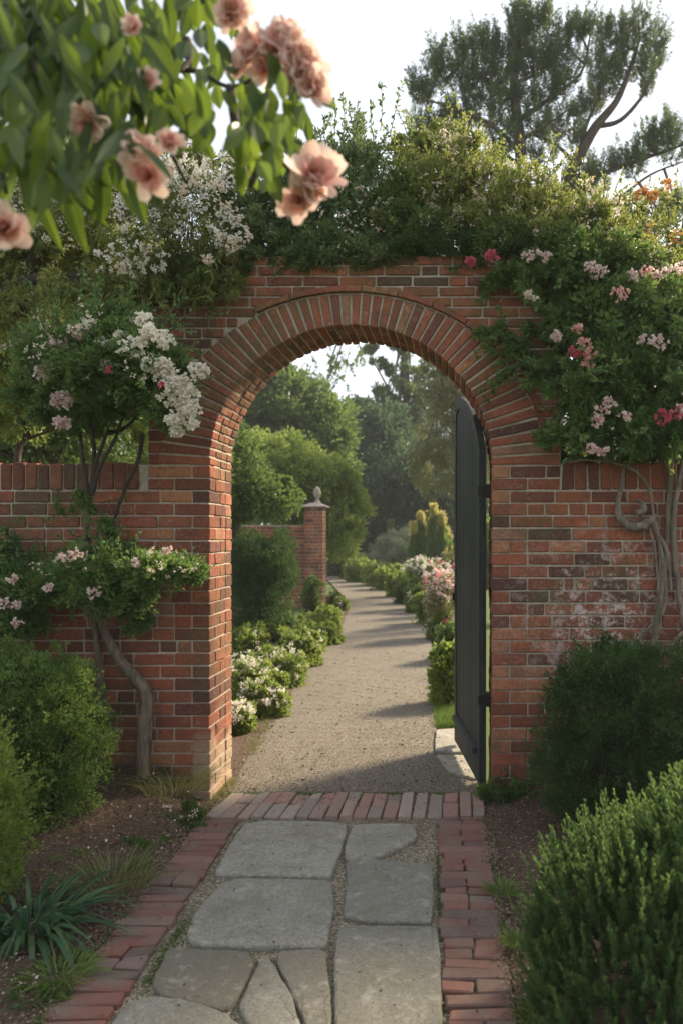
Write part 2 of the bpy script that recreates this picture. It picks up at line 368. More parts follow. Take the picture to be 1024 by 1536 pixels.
def sheet(g, poly, z, r=.5): g.add([(x, y, z) for x, y in poly], [np.array([list(range(len(poly)))])], r); return g

# ------------------------------------------------------------------ setting
gx = np.array([-220, -80, -30, -12, -6, 6, 12, 30, 80, 220.]); gy = np.array([-60, -10, 0, 10, 30, 60, 120, 320.])
V = [(x, y, -.03) for y in gy for x in gx]; nx = len(gx)
g = G().add(V, np.array([[j*nx+i, j*nx+i+1, (j+1)*nx+i+1, (j+1)*nx+i] for j in range(len(gy)-1) for i in range(nx-1)]))
tag(g.build('ground', M['lawn_ground']), kind='structure')
YW, TH = 4.5, .434; CX, R0, ZS = -.615, .791, 1.90; AE, BE = 1.087, .9675
JL, JR = CX-R0, CX+R0; AL, AR = -1.755, .5625
def bedz(x, y, x0, x1, y0, y1):
    e = np.minimum.reduce([x-x0, x1-x, y-y0+.3, y1-y+.3]); s = np.clip(e/.25, 0, 1)
    bank = .19*np.clip((y-3.75)/.6, 0, 1)*np.clip((-x-1.5)/.4, 0, 1)*(x1 < 0)
    return .012 + bank + s*.035 + .012*np.sin(x*9+y*5)*s + .008*np.sin(x*23-y*17)*s
def bed(x0f, x1f, y0, y1, nx_, ny_):
    g = G(); ys = np.linspace(y0, y1, ny_); V = []
    for y in ys:
        xs = np.linspace(x0f(y), x1f(y), nx_)
        for x in xs: V.append((x, y, float(bedz(x, y, x0f(y), x1f(y), y0, y1))+.006*rng.normal()*.6))
    g.add(V, np.array([[j*nx_+i, j*nx_+i+1, (j+1)*nx_+i+1, (j+1)*nx_+i] for j in range(ny_-1) for i in range(nx_-1)])); return g
LEX = lambda y: -1.285-.035*(y-2.46)          # outer edge of left brick edging
REX = lambda y: .176-.028*(y-2.46)
tag(bed(lambda y: -6, lambda y: LEX(y)-.005, .5, 4.52, 120, 90).build('planting_bed', M['soil'], smooth=True), kind='structure')
tag(bed(lambda y: REX(y)+.005, lambda y: 6, .5, 4.52, 120, 90).build('planting_bed', M['soil'], smooth=True), kind='structure')
# path beyond the arch
Lp = [(318,1206),(345,1172),(378,1125),(418,1062),(455,1010),(490,965),(515,932),(519,908),(508,887),(485,866),(455,851),(380,843),(250,838)]
Rp = [(735,1206),(706,1165),(662,1120),(651,1085),(650,1040),(649,995),(641,945),(618,905),(578,880),(530,863),(470,850),(385,840),(250,835)]
Lw = smooth_path([GP(*p)[:2].tolist()+[0] for p in Lp], 8); Rw = smooth_path([GP(*p)[:2].tolist()+[0] for p in Rp], 8)
g = G(); k = len(Lw); V = []
for a, b2 in zip(Lw, Rw):
    ja, jb = rng.normal()*.012, rng.normal()*.008
    for t in np.linspace(0, 1, 7): q = a*(1-t)+b2*t; V.append((q[0]+ja*(1-t)+jb*t, q[1], .004+.012*sin(pi*t)))
g.add(V, np.array([[i*7+j, i*7+j+1, i*7+j+8, i*7+j+7] for i in range(k-1) for j in range(6)]))
tag(g.build('garden_path', M['gravel'], smooth=True), kind='structure')
g = sheet(G(), [(LEX(.5)+.02, .5), (REX(.5)-.02, .5), (.13, 4.62), (.19, 4.64), (-1.42, 4.64), (-1.36, 4.2)], .008)
tag(g.build('paving_base', M['sand']), kind='structure')
# brown soil strip along the left of the path
SL = [(345,1178),(350,1120),(372,1080),(410,1030),(450,985),(485,940),(505,915)]
SR = [(352,1178),(378,1128),(420,1066),(458,1012),(492,967),(516,934),(524,912)]
g = G(); V = []
for a, b2 in zip(smooth_path([GP(*p) for p in SL], 6), smooth_path([GP(*p) for p in SR], 6)):
    for t in np.linspace(-1.2, 1, 6): q = a*(1-t)+b2*t; V.append((q[0], q[1], .0+.02*rng.random()))
k = len(V)//6; g.add(V, np.array([[i*6+j, i*6+j+1, i*6+j+7, i*6+j+6] for i in range(k-1) for j in range(5)]))
tag(g.build('soil_border', M['soil'], smooth=True), kind='structure')

# ------------------------------------------------------------------ brick walls
CH = ZS/27
def fill_row(x0, x1, z0, z1, y0, y1, out, ph, j=.005):
    x = x0; st = True if ph else False
    if x1-x0 < .03: return
    while x < x1-.02:
        w = .205 if (rng.random() < .68) else .098
        if st and x == x0: w = .12 + .06*rng.random()
        if x1-(x+w) < .06: w = x1-x
        d = -abs(rng.normal())*.0026
        out.append(boxc(x+j, x+w-j, y0+d, y1, z0+j, z1-j)); x += w
def xout(z):
    return AE*sqrt(max(0, 1-((z-ZS)/BE)**2)) if z < ZS+BE else 0
JT = lambda i, s: (-.06 if i % 2 else .05)*s + .02*math.sin(i*2.7)
bricks = []; rows = [(i*CH, (i+1)*CH) for i in range(27)]; z = ZS
while z < 3.04: h = .0675 if z < 2.4 else .0585; rows.append((z, z+h)); z += h
ZT = rows[-1][1]
for i, (z0, z1) in enumerate(rows):
    zm = (z0+z1)/2
    if i < 27:
        A = i % 2; fw = .20 if A else .10
        for s, jx in ((-1, JL), (1, JR)):
            xs = (jx+s*.0, jx+s*fw); xa, xb = min(xs), max(xs); j = .0035
            d = -abs(rng.normal())*.002
            cuts = [0, .10, .30, TH] if A else [0, .20, .30, TH]
            if rng.random() < .3: cuts = [0, cuts[1], TH-.13, TH]
            for q in range(3):
                w = fw if q == 0 else .10
                xi, xo = jx - s*rng.normal()*.002, jx + s*w
                lo, hi = min(xi, xo), max(xi, xo)
                bricks.append(boxc(lo+(j if s < 0 else 0), hi-(j if s > 0 else 0), YW+cuts[q]+(d if q == 0 else j), YW+cuts[q+1]-(j if q < 2 else 0), z0+j, z1-j))
        tl, tr = (AL+JT(i, 1), AR+JT(i, -1)) if i < 25 else (AL, AR)
        fill_row(tl, JL-fw, z0, z1, YW, YW+.1, bricks, 0); fill_row(JR+fw, tr, z0, z1, YW, YW+.1, bricks, 0)
        fill_row(AL, JL-.1, z0, z1, YW+TH-.1, YW+TH, bricks, i % 2); fill_row(JR+.1, AR, z0, z1, YW+TH-.1, YW+TH, bricks, i % 2)
    else:
        xo = xout(z0)
        for (ya, yb) in ((YW, YW+.1), (YW+TH-.1, YW+TH)):
            xq = xo if ya == YW else max(0, (R0+.16)**2-(z0-ZS)**2)**.5
            if xq > .05:
                fill_row(AL, CX-xq+.02, z0, z1, ya, yb, bricks, i % 2); fill_row(CX+xq-.02, AR, z0, z1, ya, yb, bricks, i % 2)
            else: fill_row(AL, AR, z0, z1, ya, yb, bricks, i % 2)
arch = thing('brick_arch_wall', 'tall weathered red brick wall pierced by the round garden archway', 'arch wall', (CX, YW+TH/2, 0))
g = hexes(G(), bricks, .0045, .0012); g.build('brickwork', M['brick'], arch)
# arch ring and soffit
vb = []; NV = 50
for ring in range(4):
    y0 = YW-.004 if ring == 0 else YW+ring*TH/4; y1 = YW+(ring+1)*TH/4-.006; off = 0 if ring % 2 == 0 else .5
    for k in range(NV):
        t0 = pi*(k+off*0)/NV; t1 = pi*(k+1)/NV
        gap = .0058/R0; t0 += gap; t1 -= gap; ri = R0+rng.normal()*.0025; ro = []
        for t in (t0, t1):
            e = AE*BE/sqrt((BE*cos(t))**2+(AE*sin(t))**2)
            ro.append(e-.004+0*rng.normal() if ring == 0 else R0+.15)
        yy = y0+rng.normal()*.002
        c = []
        for sx, sy, sz in _S:                       # sx: angle, sz: radius
            t = t1 if sx < 0 else t0; rr = ri if sz < 0 else (ro[1] if sx < 0 else ro[0]); y = yy if sy < 0 else y1
            c.append((CX+rr*cos(t), y, ZS+rr*sin(t)))
        vb.append(c)
g = hexes(G(), vb, .004, .0012, r=np.clip(rng.random(len(vb))**.9, 0, 1)); g.build('arch_ring', M['brick'], arch)
hd = []
t = radians(4)
while t < radians(124):
    dt = .215/1.05; skip = (radians(28) < t < radians(36)) or (radians(118) < t)
    if not skip:
        sub = 4; th_ = .030+.006*rng.normal()*.5
        for s_ in range(sub):
            ta, tb = t+dt*s_/sub+(.006 if s_ == 0 else 0), t+dt*(s_+1)/sub
            c = []
            for sx, sy, sz in _S:
                q = tb if sx < 0 else ta; e = AE*BE/sqrt((BE*cos(q))**2+(AE*sin(q))**2)+.007+(0 if sz < 0 else th_)
                c.append((CX+e*cos(q), YW-.026 if sy < 0 else YW+.05, ZS+e*sin(q)))
            hd.append((c, t))
    t += dt
rr = {}; rl = [rr.setdefault(t_, rng.random()) for _, t_ in hd]
g = hexes(G(), [c for c, _ in hd], .0012, .0004, r=np.array(rl)); g.build('hood_course', M['brick'], arch)
poly = [(AL, 0), (AL, ZT-.008), (AR, ZT-.008), (AR, 0), (JR+.007, 0)]
poly += [(CX+(R0+.007)*cos(t), ZS+(R0+.007)*sin(t)) for t in np.linspace(0, pi, 61)] + [(JL-.007, 0)]
g = prism(G(), poly[::-1], YW+.0070, YW+TH-.007); g.build('mortar', M['mortar'], arch)
def low_wall(name, x0, x1, label):
    w = thing(name, label, 'garden wall', ((x0+x1)/2, YW+TH/2, 0), 'low brick garden walls beside the arch')
    b3 = []
    for i in range(25):
        a_, e_ = (x0, AL+JT(i, 1)) if x1 < 0 else (AR+JT(i, -1), x1)
        fill_row(a_, e_, i*CH, (i+1)*CH, YW, YW+.1, b3, 0); fill_row(x0, x1, i*CH, (i+1)*CH, YW+TH-.1, YW+TH, b3, i % 2)
    hexes(G(), b3, .0045, .0012).build('brickwork', M['brick'], w)
    b4 = []; x = x0+.003
    while x < x1-.07:
        wd = .068+.006*rng.random(); dz = rng.normal()*.004
        b4.append(boxc(x+.004, x+wd-.004, YW-.004+rng.normal()*.003, YW+.212, 25*CH+.005, 1.915+dz)); b4.append(boxc(x+.004, x+wd-.004, YW+.220, YW+TH+.004, 25*CH+.005, 1.915+dz)); x += wd
    hexes(G(), b4, .006, .002, r=rng.random(len(b4))*.55).build('coping', M['brick'], w)
    hexes(G(), [boxc(x0+(0 if x0 < 0 else -.001), x1-(0 if x1 > 0 else -.001), YW+.0072, YW+TH-.007, 0, 1.906)], .002, 0).build('mortar', M['mortar'], w)
    return w
low_wall('garden_wall', -7.0, AL-.002, 'low brick wall left of the arch with upright bricks along its top')
low_wall('garden_wall', AR+.002, 6.0, 'low brick wall right of the arch under the pink rose mass')

# ------------------------------------------------------------------ gate
gn, gf = np.array([.130, 4.66]), np.array([-.022, 5.70]); gl = np.linalg.norm(gf-gn); gd = (gf-gn)/gl; gnrm = np.array([-gd[1], gd[0]])   # normal to -X side
gate = thing('garden_gate', 'dark painted wooden gate with arched top standing open in the archway', 'gate', (gn[0], gn[1], 0))
TOPS = [(0, 2.00), (.06, 2.08), (.15, 2.17), (.30, 2.28), (.50, 2.37), (.70, 2.43), (.86, 2.46), (.96, 2.44), (1.02, 2.37), (1.052, 2.25)]
def ztop(s): return float(np.interp(s, [a for a, _ in TOPS], [b for _, b in TOPS]))
def gpt(s, o, z): q = gn+gd*s+gnrm*o; return (q[0], q[1], z)
def gboard(g, s0, s1, o0, o1, zb, zt0, zt1, ch=.003):
    c = []
    for sx, sy, sz in _S:
        s = s0 if sx < 0 else s1; o = o0 if sy < 0 else o1; z = (zb if sz < 0 else (zt0 if sx < 0 else zt1)); c.append(gpt(s, o, z))
    return hexes(g, [c], ch, .0006, r=np.array([rng.random()]))
g = G(); npk = 9
for k in range(npk):
    a, b2 = .06+(gl-.12)*k/npk, .06+(gl-.12)*(k+1)/npk
    gboard(g, a+.0035, b2-.0035, -.012, .012+.004*rng.random(), .09, ztop(a)-.03, ztop(b2)-.03)
g.build('plank_panel', M['gate'], gate)
gboard(G(), 0, .075, -.020, .022, .05, ztop(0), ztop(.075)).build('hinge_stile', M['gate'], gate)
gboard(G(), gl-.075, gl, -.020, .022, .05, ztop(gl-.075), ztop(gl)).build('outer_stile', M['gate'], gate)
g = G()
sv = np.linspace(.076, gl-.076, 16)
for a, b2 in zip(sv[:-1], sv[1:]):
    c = []
    for sx, sy, sz in _S:
        s = a if sx < 0 else b2; o = -.020 if sy < 0 else .022; z = ztop(s)-(.075 if sz < 0 else 0); c.append(gpt(s, o, z))
    hexes(g, [c], .0008, 0)
g.build('top_rail', M['gate'], gate)
gboard(G(), .076, gl-.076, .0155, .050, .215, .250, .250, .004).build('ledge_rail', M['gate'], gate)
gboard(G(), .076, gl-.076, .0155, .023, .055, .212, .212, .002).build('kick_board', M['gate'], gate)
lg = hexes(G(), [[gpt(gl-.055 if a < 0 else gl-.02, .020 if b_ < 0 else .028, 1.02 if c_ < 0 else 1.16) for a, b_, c_ in _S]], .002, 0)
ringp = [np.array(gpt(gl-.0375+.026*sin(t_), .034, 1.075+.026*cos(t_))) for t_ in np.linspace(0, 2*pi, 13)]
tube(lg, ringp, [.004, .004], 6, 2); lg.build('latch', M['iron'], gate)
for zc in (1.77, .55):
    hg = hexes(G(), [boxc(JR-.040, JR+.03, 4.66, 4.73, zc-.042, zc+.036)], .004, 0)
    hexes(hg, [boxc(JR-.075, JR-.036, 4.655, 4.70, zc-.030, zc+.026)], .003, 0)
    hg.build('hinge', M['iron'], gate)

# ------------------------------------------------------------------ paving
def slab(pts, label, tone, zt=.032, mat='stone'):
    q = [np.array(p, float) for p in pts]
    # densify + wobble the outline
    out = []
    for i in range(len(q)):
        a, b2 = q[i], q[(i+1) % len(q)]; m_ = max(1, int(np.linalg.norm(b2-a)/.02))
        for j in range(m_): out.append(a+(b2-a)*j/m_ + rng.normal(size=2)*.0025)
    o = np.array(out)
    for _ in range(2): o = .5*o+.25*(np.roll(o, 1, 0)+np.roll(o, -1, 0))
    cen = o.mean(0); n = len(o); g = G(); V = []
    d = nrm(cen-o)
    for off, z in ((-.006, .0), (-.006, zt-.010), (-.002, zt-.003), (.006, zt), (.03, zt+.001)):
        zz = z + (rng.normal(size=n)*.0008 if z > 0 else 0)
        pp = o+d*off; V += [(pp[i][0], pp[i][1], (zz[i] if z > 0 else 0)) for i in range(n)]
    f = [[k*n+i, k*n+(i+1) % n, (k+1)*n+(i+1) % n, (k+1)*n+i] for k in range(4) for i in range(n)]
    g.add(V, [np.array(f), np.array([[4*n+i for i in range(n)]])], tone)
    return tag(g.build('flagstone', M[mat], loc=(cen[0], cen[1], 0)), label, 'flagstone', 'flagstones of the front path')
def zp(L): return [GP(200+x*.488, 1150+y*.488, .03)[:2] for x, y in L]
slab(zp([(345,175),(400,166),(560,168),(655,174),(650,205),(630,270),(605,335),(430,330),(250,328),(290,255),(320,205)]), 'pale grey flagstone nearest the threshold on the left side', .9)
slab(zp([(675,178),(760,174),(862,178),(868,205),(860,225),(800,250),(735,284),(700,284),(650,281),(655,240)]), 'small pale flagstone with a slanting corner beside the threshold', .8)
slab(zp([(655,290),(720,284),(915,300),(918,400),(915,474),(780,472),(700,466),(642,455),(655,400),(660,345)]), 'squarish bluish flagstone midway along the right brick strip', .35)
slab(zp([(330,343),(440,344),(608,350),(612,430),(590,550),(450,548),(290,545),(200,540),(165,520),(190,450),(240,390),(275,355)]), 'widest grey flagstone in the middle of the path', .65)
slab(zp([(635,490),(780,488),(930,492),(938,560),(945,800),(952,1010),(622,1010),(625,780),(618,600),(625,530)]), 'large plain bluish flagstone at the lower right of the path', .3)
slab(zp([(110,552),(230,556),(345,562),(368,580),(350,640),(310,720),(270,738),(180,715),(100,700),(60,665),(70,630),(90,600)]), 'rough mossy brown flagstone beside the left brick strip', .05, .026)
slab(zp([(400,572),(430,610),(480,690),(510,780),(528,880),(410,880),(325,735),(350,690),(380,620)]), 'pointed triangular flagstone between two larger slabs', .5)
slab(zp([(445,562),(590,556),(595,640),(605,700),(608,880),(545,880),(522,760),(485,680),(455,630),(440,592)]), 'narrow worn flagstone right of the pointed one', .15, .028)
slab(zp([(-15,722),(60,704),(160,714),(260,748),(320,790),(400,885),(330,1010),(-190,1010),(-120,860)]), 'broad rounded flagstone in the lower left corner of the path', .4)
slab([GP(*p, .02)[:2] for p in ((654,1094),(690,1092),(697,1128),(652,1126))], 'pale rough flagstone under the far end of the open gate', 1.0, .022)
slab([GP(*p, .02)[:2] for p in ((654,1132),(698,1132),(712,1168),(676,1158))], 'pale flagstone alongside the foot of the open gate', .95, .020)
def edging(rowsf, label, mat):
    g = hexes(G(), rowsf, .0055, .0034)
    c = np.array(rowsf).reshape(-1, 3); return tag(g.build('brick_edging', M[mat], loc=(c[:, 0].mean(), c[:, 1].mean(), 0)), label, 'brick edging', 'brick edgings of the front path')
def strip(xl, xr, y0, y1, split):
    out = []; y = y0
    while y < y1-.03:
        d = .066+.012*rng.random(); d = min(d, y1-y); z = .030+rng.normal()*.0025; a, b2 = xl(y+d/2)+rng.normal()*.006, xr(y+d/2)+rng.normal()*.005
        cuts = [a, b2]
        if rng.random() < split: cuts = [a, a+(b2-a)*(.46+.1*rng.random()), b2]
        for p, q in zip(cuts[:-1], cuts[1:]):
            sk = rng.normal()*.003
            c = []
            for sx, sy, sz in _S: c.append(((p+.0025 if sx < 0 else q-.0025), (y+.003 if sy < 0 else y+d-.003)+sk*sx, (-.03 if sz < 0 else z+rng.normal()*.0006)))
            out.append(c)
        y += d
    return out
edging(strip(LEX, lambda y: -1.072-.045*(y-2.46), 1.5, 4.19, .15), 'long strip of red bricks along the left side of the path', 'paver')
edging(strip(lambda y: -.050-.040*(y-2.46), REX, 1.5, 4.19, .7), 'strip of red brick headers along the right side of the path', 'paver')
thr = []; x = -1.345
while x < .09:
    d = .070+.018*rng.random(); z = .030+rng.normal()*.003; sl = .00+.20*max(0, (-.55-x))/1.0
    cuts = [4.205, 4.60] if rng.random() < .45 else [4.205, 4.40+.04*rng.normal(), 4.60]
    for p, q in zip(cuts[:-1], cuts[1:]):
        c = []
        for sx, sy, sz in _S:
            y = p+.003 if sy < 0 else q-.003; c.append(((x+.004 if sx < 0 else x+d-.004)+(y-4.2)*sl*.5, y, -.03 if sz < 0 else z))
        thr.append(c)
    x += d
g = edging(thr, 'threshold row of worn bricks set crosswise under the archway', 'pale_paver')

# ------------------------------------------------------------------ far pillar and wall
Yp = 17.0
pt = P(473, 757, Yp); pw = .20; pil = thing('brick_pillar', 'square red brick pillar with a stone cap beside the bend of the path', 'pillar', (pt[0], Yp, 0))
def far_bricks(x0, x1, ya, yb, z1, face_x=True):
    out = []; i = 0; z = 0
    while z < z1-.02:
        fill_row(x0, x1, z, z+.075, ya, ya+.1, out, i % 2, .005)
        if face_x:
            out.append(boxc(x0, x0+.1, ya+.106, yb-.106, z+.005, z+.07)); out.append(boxc(x1-.1, x1, ya+.106, yb-.106, z+.005, z+.07)); fill_row(x0, x1, z, z+.075, yb-.1, yb, out, i % 2, .005)
        z += .075; i += 1
    return out
zt = pt[2]-.06
hexes(G(), far_bricks(pt[0]-pw, pt[0]+pw, Yp-pw, Yp+pw, zt), .005, .002).build('brickwork', M['brick'], pil)
hexes(G(), [boxc(pt[0]-pw+.008, pt[0]+pw-.008, Yp-pw+.008, Yp+pw-.008, 0, zt-.01)], .003, 0).build('mortar', M['mortar'], pil)
V = []
for s, z in ((.27, zt), (.27, zt+.022), (.09, zt+.10)): V += [(pt[0]+a*s, Yp+b2*s, z) for a, b2 in ((-1,-1),(1,-1),(1,1),(-1,1))]
G().add(V, np.array([[k*4+i, k*4+(i+1) % 4, k*4+4+(i+1) % 4, k*4+4+i] for k in range(2) for i in range(4)]+[[3,2,1,0],[8,9,10,11]])).build('cap', M['lead'], pil)
def lathe(g, c, prof, sides=20):
    V = [(c[0]+r_*cos(2*pi*s/sides), c[1]+r_*sin(2*pi*s/sides), c[2]+z_) for r_, z_ in prof for s in range(sides)]; n = len(prof)
    g.add(V, [np.array([[i*sides+s, i*sides+(s+1) % sides, (i+1)*sides+(s+1) % sides, (i+1)*sides+s] for i in range(n-1) for s in range(sides)]), np.array([[(n-1)*sides+s for s in range(sides)]])]); return g
lathe(G(), (pt[0]+.04, Yp, zt+.09), [(.07,0),(.066,.035),(.035,.06),(.038,.10),(.062,.14),(.078,.19),(.078,.24),(.064,.29),(.04,.33),(.01,.355)]).build('finial', M['tan_stone'], pil, smooth=True)
fwx0 = P(250, 800, Yp)[0]; fx1 = pt[0]-pw-.01; fz = P(430, 788, Yp)[2]
fw = thing('far_garden_wall', 'far red brick wall running left from the capped pillar', 'garden wall', ((fwx0+fx1)/2, Yp, 0))
hexes(G(), far_bricks(fwx0, fx1, Yp-.06, Yp+.1, fz, False), .005, .002).build('brickwork', M['brick'], fw)
hexes(G(), [boxc(fwx0, fx1-.004, Yp-.05, Yp+.12, 0, fz-.003)], .003, 0).build('mortar', M['mortar'], fw)

# ------------------------------------------------------------------ foliage generators
def crown_pts(blobs, n, nclump=40, cr=.16, shell=.4, out=.7, upb=.3, lo=-1):
    """leaf points and directions in leafy clumps spread over the given ellipsoids (x,y,z,rx,ry,rz)"""
    B = np.array(blobs, float); w = (B[:, 3]*B[:, 5]+B[:, 3]*B[:, 4]); w /= w.sum()
    k = rng.choice(len(B), nclump, p=w); d = rvec(nclump); d[:, 2] = np.where(d[:, 2] < lo, -d[:, 2], d[:, 2])
    rad = (rng.random(nclump)**shell)[:, None]; cc = B[k, :3]+d*B[k, 3:6]*rad; cs = cr*(.6+.8*rng.random(nclump))*B[k, 3:6].mean(1)
    j = rng.integers(0, nclump, n); off = rng.normal(size=(n, 3))*.5; Pn = cc[j]+off*cs[j][:, None]
    D = nrm(off)*out + nrm(Pn-B[k[j], :3])*.7 + rvec(n)*.55 + np.array([0, 0, upb])
    rnd = np.clip(.5+.28*rng.normal(size=nclump)[j]+.22*rng.normal(size=n), 0, 1)
    return Pn, D, rnd
def blob(u, v, Y, ru, rv, rd): c = P(u, v, Y); return (*c, ru/F*Y, rd, rv/F*Y)
def foliage(name, mat, parent, blobs, n, L, Wr=.55, **kw):
    g = G(); Pn, D, r = crown_pts(blobs, n, **kw)
    keep = Pn[:, 2] > .01; Pn, D, r = Pn[keep], D[keep], r[keep]
    leaves(g, Pn, D, L*(.7+.6*rng.random(len(Pn))), L*Wr*(.7+.5*rng.random(len(Pn))), r=r)
    return g, lambda: g.build(name, M[mat], parent)
def sprigs(g, gs, bases, dirs, ln, nl, L, Wr=.5, droop=0.0, th=.0025):
    for b_, d_ in zip(bases, dirs):
        d_ = d_/np.linalg.norm(d_); l_ = ln*(.6+.7*rng.random()); side = rvec(1)[0]*.25
        pts = [b_ + d_*l_*t + side*l_*t*t*.6 + np.array([0, 0, -droop])*l_*t*t for t in (0, .35, .7, 1)]
        if gs is not None: tube(gs, pts, [th, th*.4], 4, 2)
        q = np.array(smooth_path(pts, 4)); t = rng.random(nl)*.9+.1; idx = t*(len(q)-1); i0 = np.minimum(idx.astype(int), len(q)-2); pp = q[i0]+(q[i0+1]-q[i0])*(idx-i0)[:, None]
        D = nrm(q[i0+1]-q[i0])*.5+rvec(nl)*.8+np.array([0, 0, -droop*.8])
        leaves(g, pp, D, L*(.6+.6*rng.random(nl)), L*Wr, r=np.clip(.55+.3*rng.normal(size=nl), 0, 1))
def cluster(parent, c, rad, mat, n=60, L=.022, name='flower_cluster', label=None, flat=.75):
    """a rounded head of many small ruffled petals"""
    g = G(); c = np.array(c); nf = max(6, n//5); d = rvec(nf); fc = c+d*rad*1.0*(rng.random(nf)**.4)[:, None]*np.array([1, 1, flat])
    for k in range(nf):
        m_ = 6; D = rvec(m_)*.9+d[k]*.6; blades(g, np.repeat(fc[k][None], m_, 0), D, L*.8*(.7+.5*rng.random(m_)), L*.7, -D*0+d[k]*.15, 'petal', .25, 3, r=np.clip(rng.random()*.6+rng.random(m_)*.4, 0, 1))
    o = g.build(name, M[mat], parent)
    if label: o['label'] = label
    return o
def speckle(name, mat, parent, blobs, n, L, **kw):
    g = G(); Pn, D, r = crown_pts(blobs, n, **kw); m_ = 4
    PP = np.repeat(Pn, m_, 0)+rng.normal(size=(n*m_, 3))*L*.3; DD = rvec(n*m_)+np.repeat(nrm(D), m_, 0)*.6
    leaves(g, PP, DD, L*(.7+.5*rng.random(n*m_)), L*.8, fold=.1, r=np.repeat(r, m_)); return g.build(name, M[mat], parent)

# ------------------------------------------------------------------ clipped bushes
def bush(name, label, cat, blobs, n, L, mat, nclump, cr, base, group=None, core=.72, mode='leaf', **kw):
    t = thing(name, label, cat, base, group)
    g = G(); Pn, D, r = crown_pts(blobs, n, nclump=nclump, cr=cr, **kw); ok = Pn[:, 2] > .02; Pn, D, r = Pn[ok], D[ok], r[ok]
    leaves(g, Pn, D, L*(.7+.6*rng.random(len(Pn))), L*.55*(.7+.5*rng.random(len(Pn))), r=r)
    Pn, D, _ = crown_pts(blobs, 260, nclump=260, cr=.05, shell=.05, lo=-.2); Pn[:, 2] = np.abs(Pn[:, 2]); sprigs(g, None, Pn, D+rvec(260)*.5+np.array([0, 0, .5]), .085, 14, L*1.05, .5)
    g.build('foliage', M[mat], t)
    gs = G()
    for k in range(16):
        b = blobs[k % len(blobs)]; e = np.array(b[:3])+rvec(1)[0]*np.array(b[3:6])*.75; e[2] = max(e[2], .1)
        b0 = np.array([base[0], base[1], base[2]])+np.array([.04*rng.normal(), .04*rng.normal(), 0]); tube(gs, [b0, (b0+e)/2+rvec(1)[0]*.05, e], [.014, .009, .003], 5, 3)
    gs.build('stems', M['dark_bark'], t)
    return t
c = P(52, 1075, 3.95)
bush('boxwood_bush', 'large round boxwood bush at the foot of the left wall', 'bush',
     [(-2.16,4.0,.58,.36,.30,.38),(-2.02,4.0,.40,.26,.26,.34),(-2.35,4.0,.60,.33,.30,.38),(-2.05,3.92,.72,.22,.22,.20),(-2.6,4.0,.55,.35,.30,.40),(-2.12,3.95,.28,.28,.30,.26)], 62000, .019, 'box', 900, .14, (-2.16,4.0,.02), 'clipped boxwood bushes', shell=.17, upb=.5)
bush('boxwood_bush', 'lighter green boxwood bush cut off by the left edge of the picture', 'bush',
     [(-1.90,3.12,.38,.20,.25,.32),(-2.02,3.12,.58,.22,.25,.28),(-2.2,3.1,.42,.28,.28,.38)], 30000, .021, 'bright', 420, .17, (-2.03,3.12,.02), 'clipped boxwood bushes', shell=.2, upb=.5)
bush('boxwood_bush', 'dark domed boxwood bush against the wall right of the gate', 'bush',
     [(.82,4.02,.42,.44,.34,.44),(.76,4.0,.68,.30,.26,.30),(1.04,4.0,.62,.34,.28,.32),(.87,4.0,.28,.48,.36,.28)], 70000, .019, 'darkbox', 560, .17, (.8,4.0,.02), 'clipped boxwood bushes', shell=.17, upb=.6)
# near shaggy bush with upright shoots
t = thing('juniper_bush', 'shaggy upright evergreen bush filling the lower right corner', 'bush', (.78, 2.35, .02))
g = G(); gs = G()
bl = [(.60,2.45,.24,.38,.40,.34),(.90,2.5,.34,.40,.40,.38),(.55,2.32,.14,.34,.36,.26),(1.25,2.5,.36,.4,.4,.40)]
B = np.array(bl); ns = 3600; k = rng.choice(4, ns, p=[.36,.30,.20,.14]); d = rvec(ns); d[:, 2] = np.where(d[:, 2] < -.5, -d[:, 2], d[:, 2])
cc = B[k, :3]+d*B[k, 3:6]*(rng.random(ns)**.14)[:, None]; gapn = np.sin(cc[:, 0]*21+cc[:, 2]*9)+np.sin(cc[:, 1]*17-cc[:, 2]*14)+np.sin(cc[:, 0]*11-cc[:, 2]*23); ok = (cc[:, 2] > .03) & ((gapn > -1.1) | (rng.random(ns) < .25)); cc, d = cc[ok], d[ok]; ns = len(cc)
sd = nrm(d*.55+np.array([0, 0, .95])+.22*rvec(ns)); sl = .05+.10*rng.random(ns)**1.5; sr = .17*rng.normal(size=ns)+.12*np.sin(cc[:, 0]*7+cc[:, 2]*5)
for j in range(34):
    tt = rng.random(ns); pp = cc+sd*(sl*tt)[:, None]; D = sd*.9+rvec(ns)*.75*(1-.5*tt)[:, None]
    leaves(g, pp, D, .026*(1.1-.5*tt), .0075, r=np.clip(.22+.5*tt+sr+.12*rng.normal(size=ns), 0, 1))
g.build('foliage', M['yew'], t)
for k in range(26):
    e = B[k % 4, :3]+rvec(1)[0]*B[k % 4, 3:6]*.8; e[2] = max(.1, e[2]); tube(gs, [(.78+.1*rng.normal(), 2.4+.1*rng.normal(), .02), (e*.5+np.array([.4,1.2,.06])), e], [.018,.012,.004], 5, 3)
gs.build('stems', M['dark_bark'], t)

